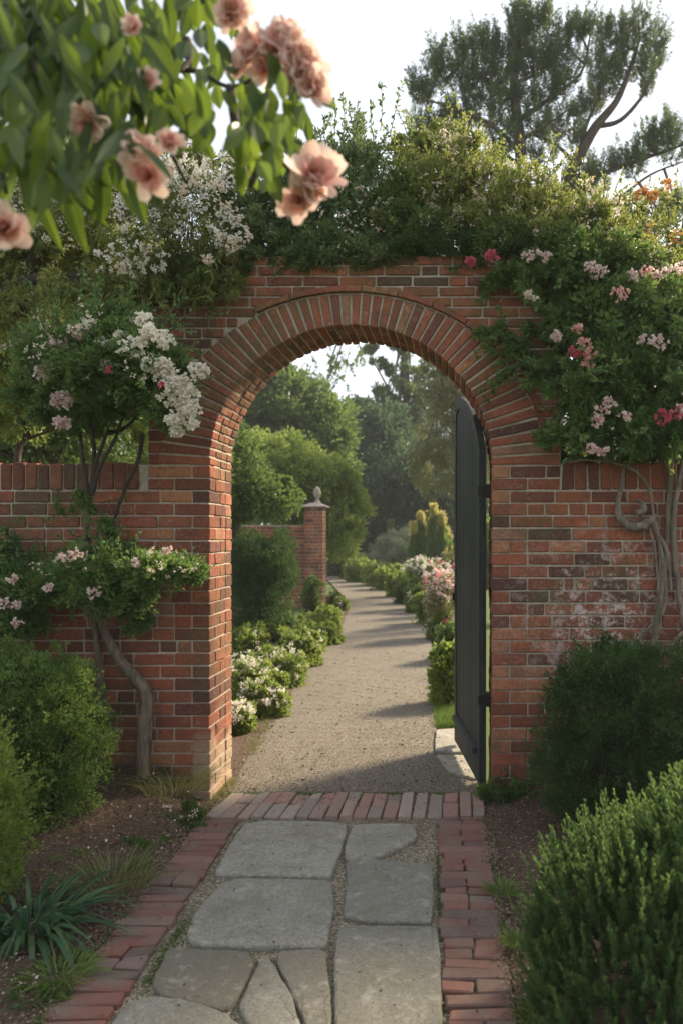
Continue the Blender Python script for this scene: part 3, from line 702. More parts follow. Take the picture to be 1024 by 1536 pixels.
# ------------------------------------------------------------------ small plants in the beds
def tuft(name, label, cat, c, n, L, mat, spread=.05, width=.006, group=None, prof='grass', lean=.6, fall=.5):
    g = G(); a = rng.random(n)*2*pi; rr = spread*np.sqrt(rng.random(n)); Pn = np.stack([c[0]+rr*np.cos(a), c[1]+rr*np.sin(a), np.full(n, c[2])], 1)
    ln = lean*rng.random(n); D = np.stack([np.cos(a)*ln, np.sin(a)*ln, np.ones(n)], 1)+rvec(n)*.15
    bend = np.stack([np.cos(a)*.35, np.sin(a)*.35, -fall*(.5+rng.random(n))], 1)
    blades(g, Pn, D, L*(.5+.6*rng.random(n)), width, bend, prof, .2, 5, up=np.stack([np.cos(a)*.3, np.sin(a)*.3, np.ones(n)], 1)*1.0)
    return tag(g.build(name, M[mat], loc=c), label, cat, group)
c = GP(45, 1400, .04); tuft('strap_leaf_plant', 'clump of long arching strap leaves in the lower left bed', 'plant', (c[0], c[1], .04), 130, .34, 'strap', .12, .020, None, 'strap', .9, .8)
c = GP(168, 1330, .04); tuft('grass_tuft', 'large loose grass tuft in the middle of the left bed', 'grass tuft', (c[0], c[1], .04), 330, .22, 'grass', .16, .0035, 'grass tufts in the left bed', 'grass', .9)
c = P(262, 1165, 4.36); tuft('grass_tuft', 'dry grass tuft against the foot of the left arch pier', 'grass tuft', (c[0], c[1], .12), 420, .26, 'grass', .17, .003, 'grass tufts in the left bed', 'grass', .9)
c = GP(88, 1462, .04); tuft('grass_tuft', 'small green weed tuft below the strap leaves', 'grass tuft', (c[0], c[1], .03), 160, .09, 'lawn', .10, .006, 'grass tufts in the left bed', 'leaf', 1.2)
for u, v, lab in ((770,1420,'short light green weed tuft between bricks and the near bush'), (795,1530,'spiky weed tuft at the very bottom beside the bricks'), (745,1340,'sparse weed tuft below the ivy in the right bed')):
    c = GP(u, v, .03); tuft('weed_tuft', lab, 'weed', (c[0]+.02, c[1], .03), 90, .09, 'lawn', .05, .006, 'weeds in the right bed', 'leaf', .8)
def ground_plant(name, label, cat, c, rx, ry, h, n, L, mat, fl=None, group=None):
    t = thing(name, label, cat, (c[0], c[1], .02), group)
    g = G(); Pn, D, r = crown_pts([(c[0], c[1], h*.45, rx, ry, h*.55)], n, nclump=max(12, n//60), cr=.22, shell=.4, upb=.6); Pn[:, 2] = np.abs(Pn[:, 2]-.02)+.02
    leaves(g, Pn, D, L*(.7+.6*rng.random(len(Pn))), L*.6, r=r); g.build('foliage', M[mat], t)
    if fl: speckle('blossoms', fl[0], t, [(c[0], c[1], h*.6, rx, ry, h*.5)], fl[1], fl[2], nclump=fl[1]//5+2, cr=.14, shell=.25)
    return t
c = GP(272, 1228, .03); ground_plant('alyssum_plant', 'low plant with small white flowers at the corner of the brick threshold', 'plant', (c[0]+.01, c[1]+.02), .13, .10, .09, 1300, .018, 'mid', ('white_petal', 34, .012))
c = GP(770, 1195, .03); ground_plant('ivy_plant', 'dark leafy ground ivy at the foot of the right arch pier', 'plant', (c[0]+.02, c[1]+.03), .22, .16, .16, 1500, .034, 'rose_leaf')
c = GP(205, 1265, .03); ground_plant('low_weed', 'small leafy weed between grass tuft and brick strip', 'weed', (c[0], c[1]), .13, .10, .06, 700, .016, 'mid')
c = GP(235, 1215, .03); ground_plant('low_weed', 'small green weed in front of the dry grass tuft', 'weed', (c[0], c[1]), .10, .07, .08, 600, .015, 'bright')
for k, (u, v, rx, h_, mt) in enumerate(((150,1190,.12,.05,'mid'),(215,1300,.10,.05,'mid'),(120,1290,.12,.06,'bright'),(60,1490,.14,.05,'mid'),(190,1225,.08,.04,'mid'),(290,1240,.06,.05,'mid'))):
    c = GP(u, v, .03); ground_plant('low_weed', ('small creeping weed beside the big boxwood in the left bed','tiny creeping weed next to the brick strip in the left bed','patch of pale weed behind the strap leaves','weed patch at the bottom left corner of the bed','tiny weed on the mulch between boxwood and dry tuft','tiny sprig by the corner of the threshold row')[k], 'weed', (c[0], c[1]), rx, rx*.8, h_, 500, .014, mt)
# mulch, fallen petals, moss in the joints
def scatter(n, xr, yr, xl=None):
    x = rng.uniform(*xr, n); y = rng.uniform(*yr, n); return x, y
g = G()
for side in (0, 1):
    n = 26000 if side == 0 else 14000; y = rng.uniform(1.4, 4.49, n)
    x = (LEX(y)-.01-rng.random(n)**1.3*2.2) if side == 0 else (REX(y)+.01+rng.random(n)**1.3*1.6)
    x0, x1 = (-6, LEX(y)-.005) if side == 0 else (REX(y)+.005, 6)
    z = bedz(x, y, x0, x1, .5, 4.52)+.004; D = rvec(n)*np.array([1, 1, .35]); Lm = .008+.016*rng.random(n)**2
    leaves(g, np.stack([x, y, z], 1), D, Lm, Lm*.4, fold=.3, r=rng.random(n)**1.4)
tag(g.build('mulch', M['mulch']), 'brown bark mulch and dry leaf litter on the beds', 'mulch', kind='stuff')
g = G(); n = 420; y = rng.uniform(2.2, 4.45, n); x = LEX(y)-.02-rng.random(n)*1.1; z = bedz(x, y, -6, LEX(y), .5, 4.52)+.012
cl = rng.integers(0, 26, n); cxs, cys = x[:26][cl], y[:26][cl]; x = np.where(rng.random(n) < .65, cxs+rng.normal(size=n)*.05, x); y = np.where(rng.random(n) < .65, cys+rng.normal(size=n)*.05, y); x = np.minimum(x, LEX(y)-.02)
leaves(g, np.stack([x, y, z+.004], 1), rvec(n)*np.array([1, 1, .3]), .014, .010, fold=.2); tag(g.build('fallen_petals', M['pale_pink']), 'pale fallen petals lying on the left bed', 'petals', kind='stuff')
g = G(); n = 9000; y = rng.uniform(1.9, 4.2, n); xL = -1.07-.045*(y-2.46); xR = -.05-.04*(y-2.46)
x = xL+(xR-xL)*rng.random(n); x = np.where(rng.random(n) < .25, xL+.02+.03*rng.random(n), x); x = np.where(rng.random(n) < .12, xR-.012*rng.random(n), x)
s = np.sin(x*7+1)+np.sin(y*6+x*3); ok = s > .1; x, y = x[ok], y[ok]; n = len(x)
leaves(g, np.stack([x, y, np.full(n, .009)], 1), rvec(n)*np.array([1, 1, .6])+np.array([0, 0, .4]), .010, .005, fold=.2); n = 5200; y = rng.uniform(1.9, 4.2, n); q_ = rng.random(n) < .5
y = y+.35*np.sin(y*9)*.1; x = np.where(q_, LEX(y)-.012+.03*rng.random(n), REX(y)-.015+.03*rng.random(n)); ok = np.sin(y*11)+np.sin(y*4.3+2*q_) > .1; x, y = x[ok], y[ok]; n = len(x)
leaves(g, np.stack([x, y, np.full(n, .026)], 1), rvec(n)*np.array([1, 1, .5])+np.array([0, 0, .5]), .013, .006, fold=.2)
n = 2600; x = rng.uniform(-1.34, .09, n); y = 4.6+.012*rng.normal(size=n); leaves(g, np.stack([x, y, np.full(n, .022)], 1), rvec(n)*np.array([1, 1, .5])+np.array([0, 0, .4]), .010, .005, fold=.2)
tag(g.build('joint_moss', M['mid']), 'moss and tiny weeds in the sandy joints', 'moss', kind='stuff')
# litter along the edges of the paving and grit on path
g = G(); n = 5000; y = rng.uniform(1.9, 4.2, n); sd_ = rng.random(n) < .5; x = np.where(sd_, LEX(y)+.03*rng.normal(size=n), REX(y)+.02*rng.normal(size=n))
leaves(g, np.stack([x, y, np.full(n, .034)], 1), rvec(n)*np.array([1, 1, .2]), .009, .005, r=rng.random(n)); 
n = 260; y = rng.uniform(2.2, 4.6, n); x = rng.uniform(-1.3, .15, n); leaves(g, np.stack([x, y, np.full(n, .037)], 1), rvec(n)*np.array([1, 1, .2]), .012, .007, r=rng.random(n)*.6)
tag(g.build('leaf_litter', M['mulch']), 'dry leaf litter along the brick strips', 'litter', kind='stuff')
g = G(); n = 14000; k = rng.integers(0, len(Lw)-1, n); k = np.minimum(k, (rng.random(n)**1.6*60).astype(int)); t = rng.random(n); La, Ra = np.array(Lw), np.array(Rw)
px = La[k]*(1-t[:, None])+Ra[k]*t[:, None]; px[:, 2] = .012+.012*np.sin(pi*t)+.003*rng.random(n); px[:, :2] += rng.normal(size=(n, 2))*.02
sz = .004+.007*rng.random(n)**2; leaves(g, px, rvec(n), sz, sz*.9, fold=.5, r=.3+.7*rng.random(n)); n = 420; k = rng.integers(0, 56, n); t = rng.random(n)**np.where(rng.random(n) < .5, 3, 1); t = np.where(rng.random(n) < .5, 1-t, t); qx = La[k]*(1-t[:, None])+Ra[k]*t[:, None]; qx[:, 2] = .022
leaves(g, qx, rvec(n)*np.array([1, 1, .3]), .018+.02*rng.random(n), .012, fold=.3, r=rng.random(n))
tag(g.build('path_grit', M['mulch']), 'loose grit on the garden path', 'grit', kind='stuff')
g = G()
n = 9000; k = rng.integers(0, 60, n); sd_ = rng.random(n)
a = GP(652, 1090)[:2]; b2 = GP(648, 1010)[:2]; t = rng.random(n)[:, None]; q = a*(1-t)+b2*t; q = q+np.stack([rng.random(n)*.28, np.zeros(n)], 1)
Pn = np.concatenate([q, np.full((n, 1), -.01)], 1); blades(g, Pn, rvec(n)*.5+np.array([0, 0, 1]), .05+.04*rng.random(n), .004, rvec(n)*.3, 'grass', .1, 2)
tag(g.build('grass', M['lawn']), 'bright green grass verge along the right of the path', 'grass', kind='stuff')
g = G(); n = 3200; k = rng.integers(0, 34, n); px = La[k]+rng.normal(size=(n, 3))*np.array([.035, .05, 0]); px[:, 2] = .003; ok = np.sin(px[:, 1]*7)+np.sin(px[:, 1]*3.1+1) > -.2; px = px[ok]; n = len(px)
blades(g, px, rvec(n)*.7+np.array([0, 0, 1]), .02+.03*rng.random(n), .004, rvec(n)*.3, 'grass', .1, 2); tag(g.build('path_weeds', M['grass']), 'sparse grass and moss fringing the left path edge', 'grass', kind='stuff')

# ------------------------------------------------------------------ climbers on the left
YL = 4.22
rt = thing('rose_tree', 'white flowered climbing tree with a bent grey trunk on the left wall', 'tree', (*P(214, 1152, 4.33)[:2], .2))
base = P(214, 1152, 4.33)
g = G(); tube(g, [base+(0, 0, -.06), P(215,1100,4.33), P(221,1045,4.36), P(205,1020,4.38), P(182,992,4.40), P(163,960,4.40), P(150,925,4.38), P(138,880,4.36), P(130,820,4.34), P(131,770,4.32), P(134,735,4.3)], [.040,.034,.036,.032,.030,.026,.02,.015,.013,.014,.016], 16, 9, .09)
g.build('trunk', M['bark'], rt, smooth=True)
for pts in ([(134,745),(126,700),(120,650),(112,600)], [(136,742),(146,690),(160,650),(172,600)], [(138,742),(150,700),(172,660),(190,610)], [(160,650),(190,640),(215,610)], [(140,720),(142,680),(138,640),(130,560)]):
    g = G(); tube(g, [P(u, v, 4.3-.05*i) for i, (u, v) in enumerate(pts)], [.014,.010,.006], 7, 5, .04); g.build('branch', M['dark_bark'], rt, smooth=True)
bl = [blob(150,545,4.05,85,60,.30), blob(225,560,4.0,60,55,.26), blob(190,500,4.1,65,35,.26), blob(95,540,4.15,55,55,.26), blob(250,600,4.0,38,45,.2), blob(140,600,4.1,75,32,.24), blob(60,590,4.2,40,45,.2), blob(120,640,4.25,40,16,.12)]
f_, bd = foliage('crown', 'rose_leaf', rt, bl, 40000, .028, nclump=800, cr=.15, shell=.42, upb=.35)
Pn, D, _ = crown_pts(bl, 120, nclump=100, cr=.1, shell=.1); gs = G(); sprigs(f_, gs, Pn, D+np.array([0, 0, .4]), .14, 14, .028)
Pn, D, _ = crown_pts(bl, 90, nclump=90, cr=.1, shell=.1, lo=-.3); sprigs(f_, gs, Pn, D+rvec(90)*.6+np.array([0, 0, .2]), .24, 20, .028); bd(); gs.build('twigs', M['dark_bark'], rt)
for u, v, r_ in ((128,487,13),(158,515,10),(200,520,17),(214,478,10),(225,495,10),(245,508,13),(230,545,14),(246,560,15),(262,570,14),(275,575,15),(258,595,15),(283,590,12),(270,610,15),(288,612,10),(262,630,9),(247,545,10),(298,556,11),(70,560,12),(92,600,12),(95,635,9),(160,545,5),(215,510,9),(85,515,10),(120,500,9),(265,648,8),(180,505,7),(288,635,7)):
    Yc = 3.78+.05*rng.random() if u > 180 else 3.86
    m_ = 'white_petal' if u > 120 else 'pale_pink'
    cluster(rt, P(u, v, Yc), r_/F*Yc*1.3, m_, 130+int(r_*5), .018)
speckle('small_blossoms', 'cream_petal', rt, [(b[0], b[1]-.1, b[2]+.04, b[3], b[4], b[5]) for b in bl[:5]], 200, .014, nclump=90, cr=.12, shell=.1)
cluster(rt, P(163,555,3.76), .018, 'hot_pink', 20, .014); cluster(rt, P(242,577,3.74), .016, 'hot_pink', 18, .014)

cr_ = thing('climbing_rose', 'bushy climbing rose spread low across the left wall with pink blooms', 'rose', (*P(146,1150,4.40)[:2], .18))
g = G(); tube(g, [P(146,1150,4.40), P(152,1030,4.44), P(148,985,4.45), P(143,940,4.44), P(140,905,4.42), P(150,860,4.36)], [.022,.020,.018,.014,.010], 10, 5, .05); g.build('trunk', M['bark'], cr_, smooth=True)
g = G(); tube(g, [P(215,650,4.34), P(208,690,4.38), P(190,730,4.42), P(172,780,4.44), P(165,830,4.42)], [.012,.011,.010,.008,.006], 7, 5, .05); g.build('stem', M['dark_bark'], cr_, smooth=True)
g = G(); tube(g, [P(222,1165,4.36), P(222,1130,4.42), P(227,1090,4.46), P(225,1030,4.46)], [.010,.009,.005], 6, 5, .05); g.build('stem', M['grey_wood'], cr_, smooth=True)
bl = [blob(60,875,4.28,90,38,.16), blob(150,860,4.22,80,45,.2), blob(235,855,4.22,62,28,.18), blob(170,895,4.25,60,30,.16), blob(285,855,4.25,24,18,.13), blob(20,930,4.3,50,30,.14), blob(150,810,4.35,28,30,.12), blob(205,925,4.38,25,28,.08), blob(-40,880,4.28,60,60,.16), blob(10,820,4.36,20,32,.09),
      blob(128,752,4.36,20,17,.09), blob(85,770,4.4,16,12,.07)]
f_, bd = foliage('foliage', 'rose_leaf', cr_, bl, 25000, .026, nclump=560, cr=.2, shell=.42, upb=.4)
Pn, D, _ = crown_pts(bl, 160, nclump=150, cr=.1, shell=.1); gs = G(); sprigs(f_, gs, Pn, D+np.array([0, 0, .5]), .12, 14, .024); bd(); gs.build('twigs', M['dark_bark'], cr_)
speckle('small_blossoms', 'cream_petal', cr_, [blob(250,845,4.12,55,22,.15), blob(120,850,4.12,70,20,.1)], 120, .011, nclump=50, cr=.12, shell=.2)
for u, v, r_ in ((114,830,10),(94,836,6),(143,888,12),(5,905,8),(24,908,6),(26,934,8),(205,845,6),(72,880,6),(250,825,6),(20,870,6)):
    cluster(cr_, P(u, v, 4.04), r_/F*4.1*1.1, 'pale_pink', 60, .017)

# ------------------------------------------------------------------ tree overhanging from the left
ot = thing('overhanging_tree', 'tree with dark bough and drooping yellow green leaves over the left wall', 'tree', (-3.55, 5.35, 0))
g = G(); tube(g, [(-3.55,5.35,-.1), (-3.52,5.3,1.3), (-3.45,5.15,2.4), P(-90,470,4.95), P(-110,330,5.0)], [.13,.11,.09,.08,.05], 12, 5, .06); g.build('trunk', M['dark_bark'], ot, smooth=True)
for pts in ([(-90,470),(-40,470),(0,462),(12,462)], [(-90,490),(0,450),(25,425),(75,416),(130,414),(162,408),(200,395),(260,370)], [(15,460),(40,470),(70,440)], [(20,425),(60,380),(120,330),(180,300),(240,270)], [(130,414),(190,400),(300,400),(350,390)], [(0,350),(60,290),(130,240)], [(30,500),(60,510),(110,490)]):
    g = G(); tube(g, [P(u, v, 4.85-.06*i) for i, (u, v) in enumerate(pts)], [.048,.036,.028,.014,.006], 9, 5, .07); g.build('limb', M['dark_bark'], ot, smooth=True)
bl = [blob(60,350,4.8,90,60,.35), blob(170,330,4.6,90,65,.35), blob(280,300,4.5,90,60,.32), blob(250,380,4.4,80,40,.28), blob(330,380,4.4,40,35,.22), blob(40,480,4.8,70,45,.3), blob(150,440,4.6,75,28,.28), blob(-40,400,4.9,70,120,.4), blob(120,260,4.7,80,45,.3), blob(300,245,4.6,60,25,.2), blob(-60,250,5.0,120,90,.5), blob(215,430,4.45,60,22,.22), blob(60,300,5.2,110,70,.35), blob(150,380,5.1,110,50,.35), blob(30,420,5.2,90,60,.35), blob(330,420,4.36,42,20,.12), blob(270,425,4.36,36,20,.12), blob(370,300,4.75,40,60,.2)]
f_, bd = foliage('crown', 'willowy', ot, bl, 78000, .036, Wr=.34, nclump=1150, cr=.16, shell=.45, upb=-.45)
Pn, D, _ = crown_pts(bl, 260, nclump=200, cr=.1, shell=.1); gs = G(); sprigs(f_, gs, Pn, D+np.array([0, 0, -.1]), .22, 22, .042, .28, .5)
hb = np.array([P(rng.uniform(60, 360), rng.uniform(395, 432), 4.25+.3*rng.random()) for _ in range(90)]); sprigs(f_, gs, hb, rvec(90)*.35+np.array([0, 0, -1]), .12, 16, .05, .24, .3)
bd(); gs.build('twigs', M['dark_bark'], ot)
speckle('small_blossoms', 'white_petal', ot, [blob(250,300,4.25,110,70,.2), blob(300,250,4.4,60,30,.2), blob(340,345,4.2,28,35,.12), blob(90,330,4.45,70,40,.2), blob(200,390,4.2,60,22,.12), blob(60,300,4.7,100,60,.2)], 2600, .013, nclump=520, cr=.12, shell=.3)
for u, v, r_ in ((218,372,10),(312,390,10),(355,330,14),(366,350,14),(352,365,12),(340,310,12),(278,290,10),(180,400,8),(300,270,12),(330,280,10),(260,255,12),(210,300,9)):
    cluster(ot, P(u, v, 4.12), r_/F*4.2, 'cream_petal', 60, .017)

# ------------------------------------------------------------------ vines over the arch
dv = thing('evergreen_climber', 'dark green glossy climber on the wall top left of the arch crown', 'climber', (-.9, 4.72, 3.0))
bl = [blob(440,320,4.72,62,70,.30), blob(520,300,4.75,70,85,.30), blob(470,370,4.60,75,28,.22), blob(560,330,4.72,50,60,.26), blob(400,350,4.66,35,50,.25), blob(520,235,4.85,55,35,.22), blob(440,255,4.85,40,35,.2), blob(375,400,4.62,28,22,.16), blob(545,378,4.56,55,18,.15), blob(330,440,4.62,25,22,.10), blob(355,330,4.8,40,60,.2), blob(420,388,4.50,50,14,.12), blob(480,392,4.48,60,12,.10), blob(555,388,4.48,50,12,.10), blob(350,415,4.52,40,22,.10), blob(300,455,4.6,30,24,.08)]
f_, bd = foliage('foliage', 'vine_dark', dv, bl, 36000, .030, nclump=650, cr=.17, shell=.42, upb=.2)
Pn, D, _ = crown_pts(bl[:8], 240, nclump=240, cr=.1, shell=.1); gs = G(); sprigs(f_, gs, Pn, D+np.array([0, -.2, .3]), .16, 18, .032)
tb = np.array([P(u, v+12, 4.85) for u, v in ((425,205),(445,195),(480,200),(515,190),(535,205),(560,200),(570,185),(585,190),(612,205),(500,205))]); sprigs(f_, gs, tb, rvec(10)*.25+np.array([0, 0, 1]), .22, 26, .036)
bd(); gs.build('twigs', M['dark_bark'], dv)
speckle('small_blossoms', 'cream_petal', dv, [blob(520,300,4.45,90,80,.1)], 110, .013, nclump=60, cr=.1, shell=.3)
yv = thing('flowering_vine', 'sunlit yellow green flowering vine heaped on top of the arch wall', 'climber', (0, 4.75, 3.0))
bl = [blob(640,290,4.75,65,60,.35), blob(700,270,4.8,60,55,.32), blob(660,225,4.95,50,28,.2), blob(760,310,4.75,75,50,.36), blob(840,330,4.72,80,45,.36), blob(900,350,4.72,60,38,.32), blob(700,345,4.66,110,38,.3), blob(800,370,4.55,100,40,.28), blob(930,400,4.62,70,35,.28), blob(600,350,4.66,50,40,.25), blob(1010,420,4.65,50,40,.25), blob(620,240,4.9,40,30,.2)]
f_, bd = foliage('foliage', 'vine', yv, bl, 60000, .026, nclump=1000, cr=.14, shell=.42, upb=.3)
Pn, D, _ = crown_pts(bl[:9], 420, nclump=400, cr=.1, shell=.1); gs = G(); sprigs(f_, gs, Pn, D+np.array([0, 0, .7]), .17, 20, .026)
tb = np.array([P(u, v+14, 4.95) for u, v in ((640,205),(660,200),(685,190),(700,195),(715,210),(735,230),(755,250),(790,265),(820,262),(830,245),(700,205),(620,205),(870,290),(900,300))]); sprigs(f_, gs, tb, rvec(14)*.3+np.array([0, 0, 1]), .20, 26, .03)
bd(); gs.build('twigs', M['dark_bark'], yv)
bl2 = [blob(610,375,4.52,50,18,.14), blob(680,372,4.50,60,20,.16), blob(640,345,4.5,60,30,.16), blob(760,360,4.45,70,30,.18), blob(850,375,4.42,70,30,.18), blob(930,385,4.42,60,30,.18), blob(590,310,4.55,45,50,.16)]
f_, bd = foliage('shaded_foliage', 'mid', yv, bl2, 17000, .029, nclump=420, cr=.17, shell=.42, upb=.1)  # lower front leaves in a darker green, their shade put into the leaf colour
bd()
speckle('small_blossoms', 'cream_petal', yv, [(b[0], b[1]-.08, b[2], b[3], b[4], b[5]) for b in bl[:10]], 1500, .014, nclump=340, cr=.12, shell=.25)
pr = thing('pink_climbing_rose', 'dark leaved climbing rose with pink flower heads hanging over the right wall', 'rose', (.75, 4.6, 1.9))
bl = [blob(900,480,4.40,95,70,.24), blob(960,560,4.36,90,75,.24), blob(860,580,4.36,70,60,.2), blob(920,640,4.36,85,35,.18), blob(1010,640,4.36,60,45,.2), blob(830,430,4.44,80,45,.2), blob(760,410,4.46,70,24,.16), blob(1000,480,4.4,60,70,.22), blob(760,505,4.44,45,16,.08), blob(800,550,4.42,35,40,.1), blob(870,400,4.46,90,40,.24), blob(1060,560,4.4,60,110,.24), blob(700,395,4.5,30,14,.1), blob(840,480,4.42,50,40,.16), blob(930,520,4.85,120,80,.2), blob(950,610,4.8,110,60,.2), blob(1040,500,4.8,70,90,.2), blob(900,670,4.98,90,30,.12), blob(1000,670,4.98,80,34,.12), blob(880,678,4.72,50,20,.16), blob(950,678,4.72,50,20,.16), blob(1020,675,4.72,50,22,.16), blob(870,655,4.30,60,26,.12), blob(960,665,4.30,70,20,.12)]
f_, bd = foliage('foliage', 'rose_leaf', pr, bl, 48000, .040, Wr=.6, nclump=620, cr=.17, shell=.45, upb=0)
Pn, D, _ = crown_pts(bl, 240, nclump=240, cr=.1, shell=.1); gs = G(); sprigs(f_, gs, Pn, D+np.array([0, -.3, .1]), .15, 16, .040, .58, .2)
sprigs(f_, gs, np.array([P(800,520,4.42)]*8+[P(790,540,4.42)]*4), np.array([[-1,-.1,.12*k-.3] for k in range(8)]+[[-.8,-.1,-.3-.1*k] for k in range(4)]), .26, 26, .045, .55, .15)
bd(); gs.build('twigs', M['dark_bark'], pr)
for u, v, r_, m_ in ((736,382,9,'hot_pink'),(704,392,5,'hot_pink'),(795,380,11,'pale_pink'),(812,384,11,'pale_pink'),(898,410,11,'pale_pink'),(930,440,12,'pink_petal'),(868,492,10,'pink_petal'),(876,515,9,'pink_petal'),(864,526,10,'hot_pink'),(884,530,9,'pink_petal'),(880,545,9,'pink_petal'),(834,504,7,'pale_pink'),(970,512,12,'pale_pink'),(990,512,12,'pale_pink'),(913,604,9,'pale_pink'),(900,618,11,'pale_pink'),(895,632,8,'pale_pink'),(936,625,7,'pale_pink'),(995,625,14,'hot_pink'),(1008,622,12,'hot_pink'),(1022,615,9,'pale_pink'),(888,672,8,'pale_pink'),(903,675,8,'pale_pink'),(950,415,11,'pale_pink'),(972,410,12,'pink_petal'),(990,412,12,'pale_pink'),(795,442,8,'cream_petal'),(885,400,9,'pale_pink'),(1015,400,10,'pale_pink')):
    Yc = 4.12 if v > 430 else 4.2
    cluster(pr, P(u, v, Yc), r_/F*Yc*1.15, m_, 80, .018)
ob = thing('copper_rose_shrub', 'airy rose shrub with orange young leaves against the sky at right', 'rose', (1.6, 5.6, 0))
g = G(); gs = G(); bs = np.array([P(rng.uniform(880, 1060), rng.uniform(330, 430), 5.5+.3*rng.random()) for _ in range(75)]); sprigs(g, gs, bs, rvec(75)*.6+np.array([.1, 0, 1]), .28, 30, .034, .55)
for k in range(9): tube(gs, [(1.6+.1*rng.normal(), 5.6, 0), (1.3+.25*rng.normal(), 5.6, 2.0), P(880+20*k, 400-6*k, 5.6), P(890+18*k, 300+10*rng.normal(), 5.6)], [.012,.009,.006,.003], 5, 4)
f2, _ = foliage('x', 'vine', ob, [blob(1000,350,5.6,60,60,.3), blob(930,340,5.6,50,35,.3)], 3800, .032, nclump=120, cr=.16); g.add(np.concatenate(f2.V), f2.F[0], np.concatenate(f2.R))
g.build('foliage', M['vine'], ob); gs.build('stems', M['dark_bark'], ob)
for u, v, r_ in ((958,290,10),(966,292,7),(980,294,6),(972,355,9),(1010,357,9),(1000,278,7),(940,405,8)):
    g = G(); c = P(u, v, 5.3); n = 26; leaves(g, c+rng.normal(size=(n, 3))*r_/F*5.3*.55, rvec(n), .04, .024); g.build('young_leaves', M['orange_leaf'], ob)

# woody vine loops on the right wall
vt = thing('woody_vine', 'twisted bare grey vine stems looping over the right wall', 'vine', (*GP(985,1190,.03)[:2], .02))
for pts, rr, nm in (
    ([(1000,1190),(985,1100),(975,1000),(990,900),(1000,800),(1005,700),(1008,660)], [.026,.022,.02,.018,.016,.012], 'trunk'),
    ([(1060,1010),(1030,950),(1016,880),(1010,780),(1024,690)], [.02,.018,.016,.014], 'stem'),
    ([(850,694),(880,690),(920,694),(950,706),(966,722),(976,745),(980,780),(992,830),(998,880),(994,915),(975,940),(940,972)], [.005,.006,.008,.009,.009,.008,.009,.010,.012,.012,.008], 'stem'),
    ([(935,700),(932,725),(926,755),(930,778),(945,790),(962,789),(976,780),(985,800),(990,840),(986,890)], [.007,.011,.018,.023,.025,.024,.014,.011,.008], 'stem'),
    ([(977,786),(997,820),(1003,850),(1006,888)], [.010,.011,.011,.009], 'stem'),
    ([(972,790),(980,815),(984,850),(988,895)], [.006,.008,.007,.006], 'stem'),
    ([(1040,935),(1020,952),(1000,975),(975,985),(945,978)], [.012,.010,.009,.007], 'stem'),
    ([(955,770),(965,764),(960,752),(953,750)], [.022,.018,.012,.007], 'stem')):
    g = G(); tube(g, [P(u, v, 4.455-.02*(i % 2)) for i, (u, v) in enumerate(pts)], rr, 10, 8, .10); g.build(nm, M['grey_wood' if nm == 'stem' else 'bark'], vt, smooth=True)

# ------------------------------------------------------------------ foreground magnolia branches
mg = thing('magnolia_tree', 'blurred near branches with large drooping leaves and pink blossoms at top left', 'tree', (-2.3, 1.75, 0))
K = 1.38; P0 = P
def P(u, v, Y): return P0(u, v, Y*K)
g = G(); tube(g, [(-2.32,1.78,-.1), (-2.26,1.78,.9), (-2.1,1.77,1.8), (-1.7,1.77,2.5), (-1.3,1.77,3.0)], [.09,.075,.06,.05,.03], 10, 6, .04); g.build('trunk', M['dark_bark'], mg, smooth=True)
brs = [[P(-150,-150,1.3), P(0,-40,1.3), P(120,20,1.28), P(200,60,1.26), P(250,100,1.25), P(300,108,1.24), P(345,130,1.22), P(400,110,1.20)],
       [P(120,20,1.28), P(180,120,1.22), P(240,200,1.2), P(280,275,1.2)], [P(-100,-40,1.25), P(20,60,1.15), P(90,160,1.1), P(120,240,1.1)],
       [P(200,60,1.26), P(290,10,1.25), P(350,-30,1.25)], [P(280,60,1.25), P(285,85,1.24), P(270,108,1.22)], [P(345,130,1.22), P(370,275,1.2), P(400,230,1.2), P(440,260,1.19)], [P(-120,60,1.2), P(-20,180,1.12), P(10,290,1.1)],
       [(-1.7,1.77,2.5), P(-150,-150,1.3)]]
for pts in brs:
    g = G(); tube(g, pts, [.011,.007,.0035], 7, 5, .05); g.build('branch', M['dark_bark'], mg, smooth=True)
g = G()
regs = [(60,60,110,90,391,1.28),(150,120,90,100,275,1.2),(40,170,80,90,188,1.15),(30,60,90,110,174,1.5),(100,230,100,60,87,1.12),(220,60,50,60,58,1.25),(200,150,50,70,52,1.2),(60,290,70,35,37,1.1),(300,30,40,30,26,1.28),(320,120,35,45,28,1.22),(300,200,22,35,18,1.2),(390,180,45,40,48,1.2),(400,250,28,45,44,1.2),(360,220,22,30,22,1.2),(440,200,30,25,14,1.2),(150,280,60,30,20,1.12),(420,150,30,20,16,1.18),(250,170,30,40,24,1.2)]
for u, v, ru, rv, n, Yd in regs:
    n = int(n*.66); a = rng.normal(size=(n, 2))*.55; Ys = Yd+rng.normal(size=n)*.09
    Pn = np.array([P(u+ru*a[i, 0], v+rv*a[i, 1]-35, Ys[i]) for i in range(n)])
    D = np.array([.12, 0, -1.0])+rvec(n)*.58
    L = (.075+.050*rng.random(n)) if u < 230 else (.042+.034*rng.random(n)); wr = .025 if u < 130 else .030
    blades(g, Pn, D, L, wr*(.8+.4*rng.random(n)), rvec(n)*.18, 'leaf', .18, 6, r=rng.random(n), up=rvec(n)*.5+np.array([.2, -1, 0]))
g.build('leaves', M['magnolia'], mg)
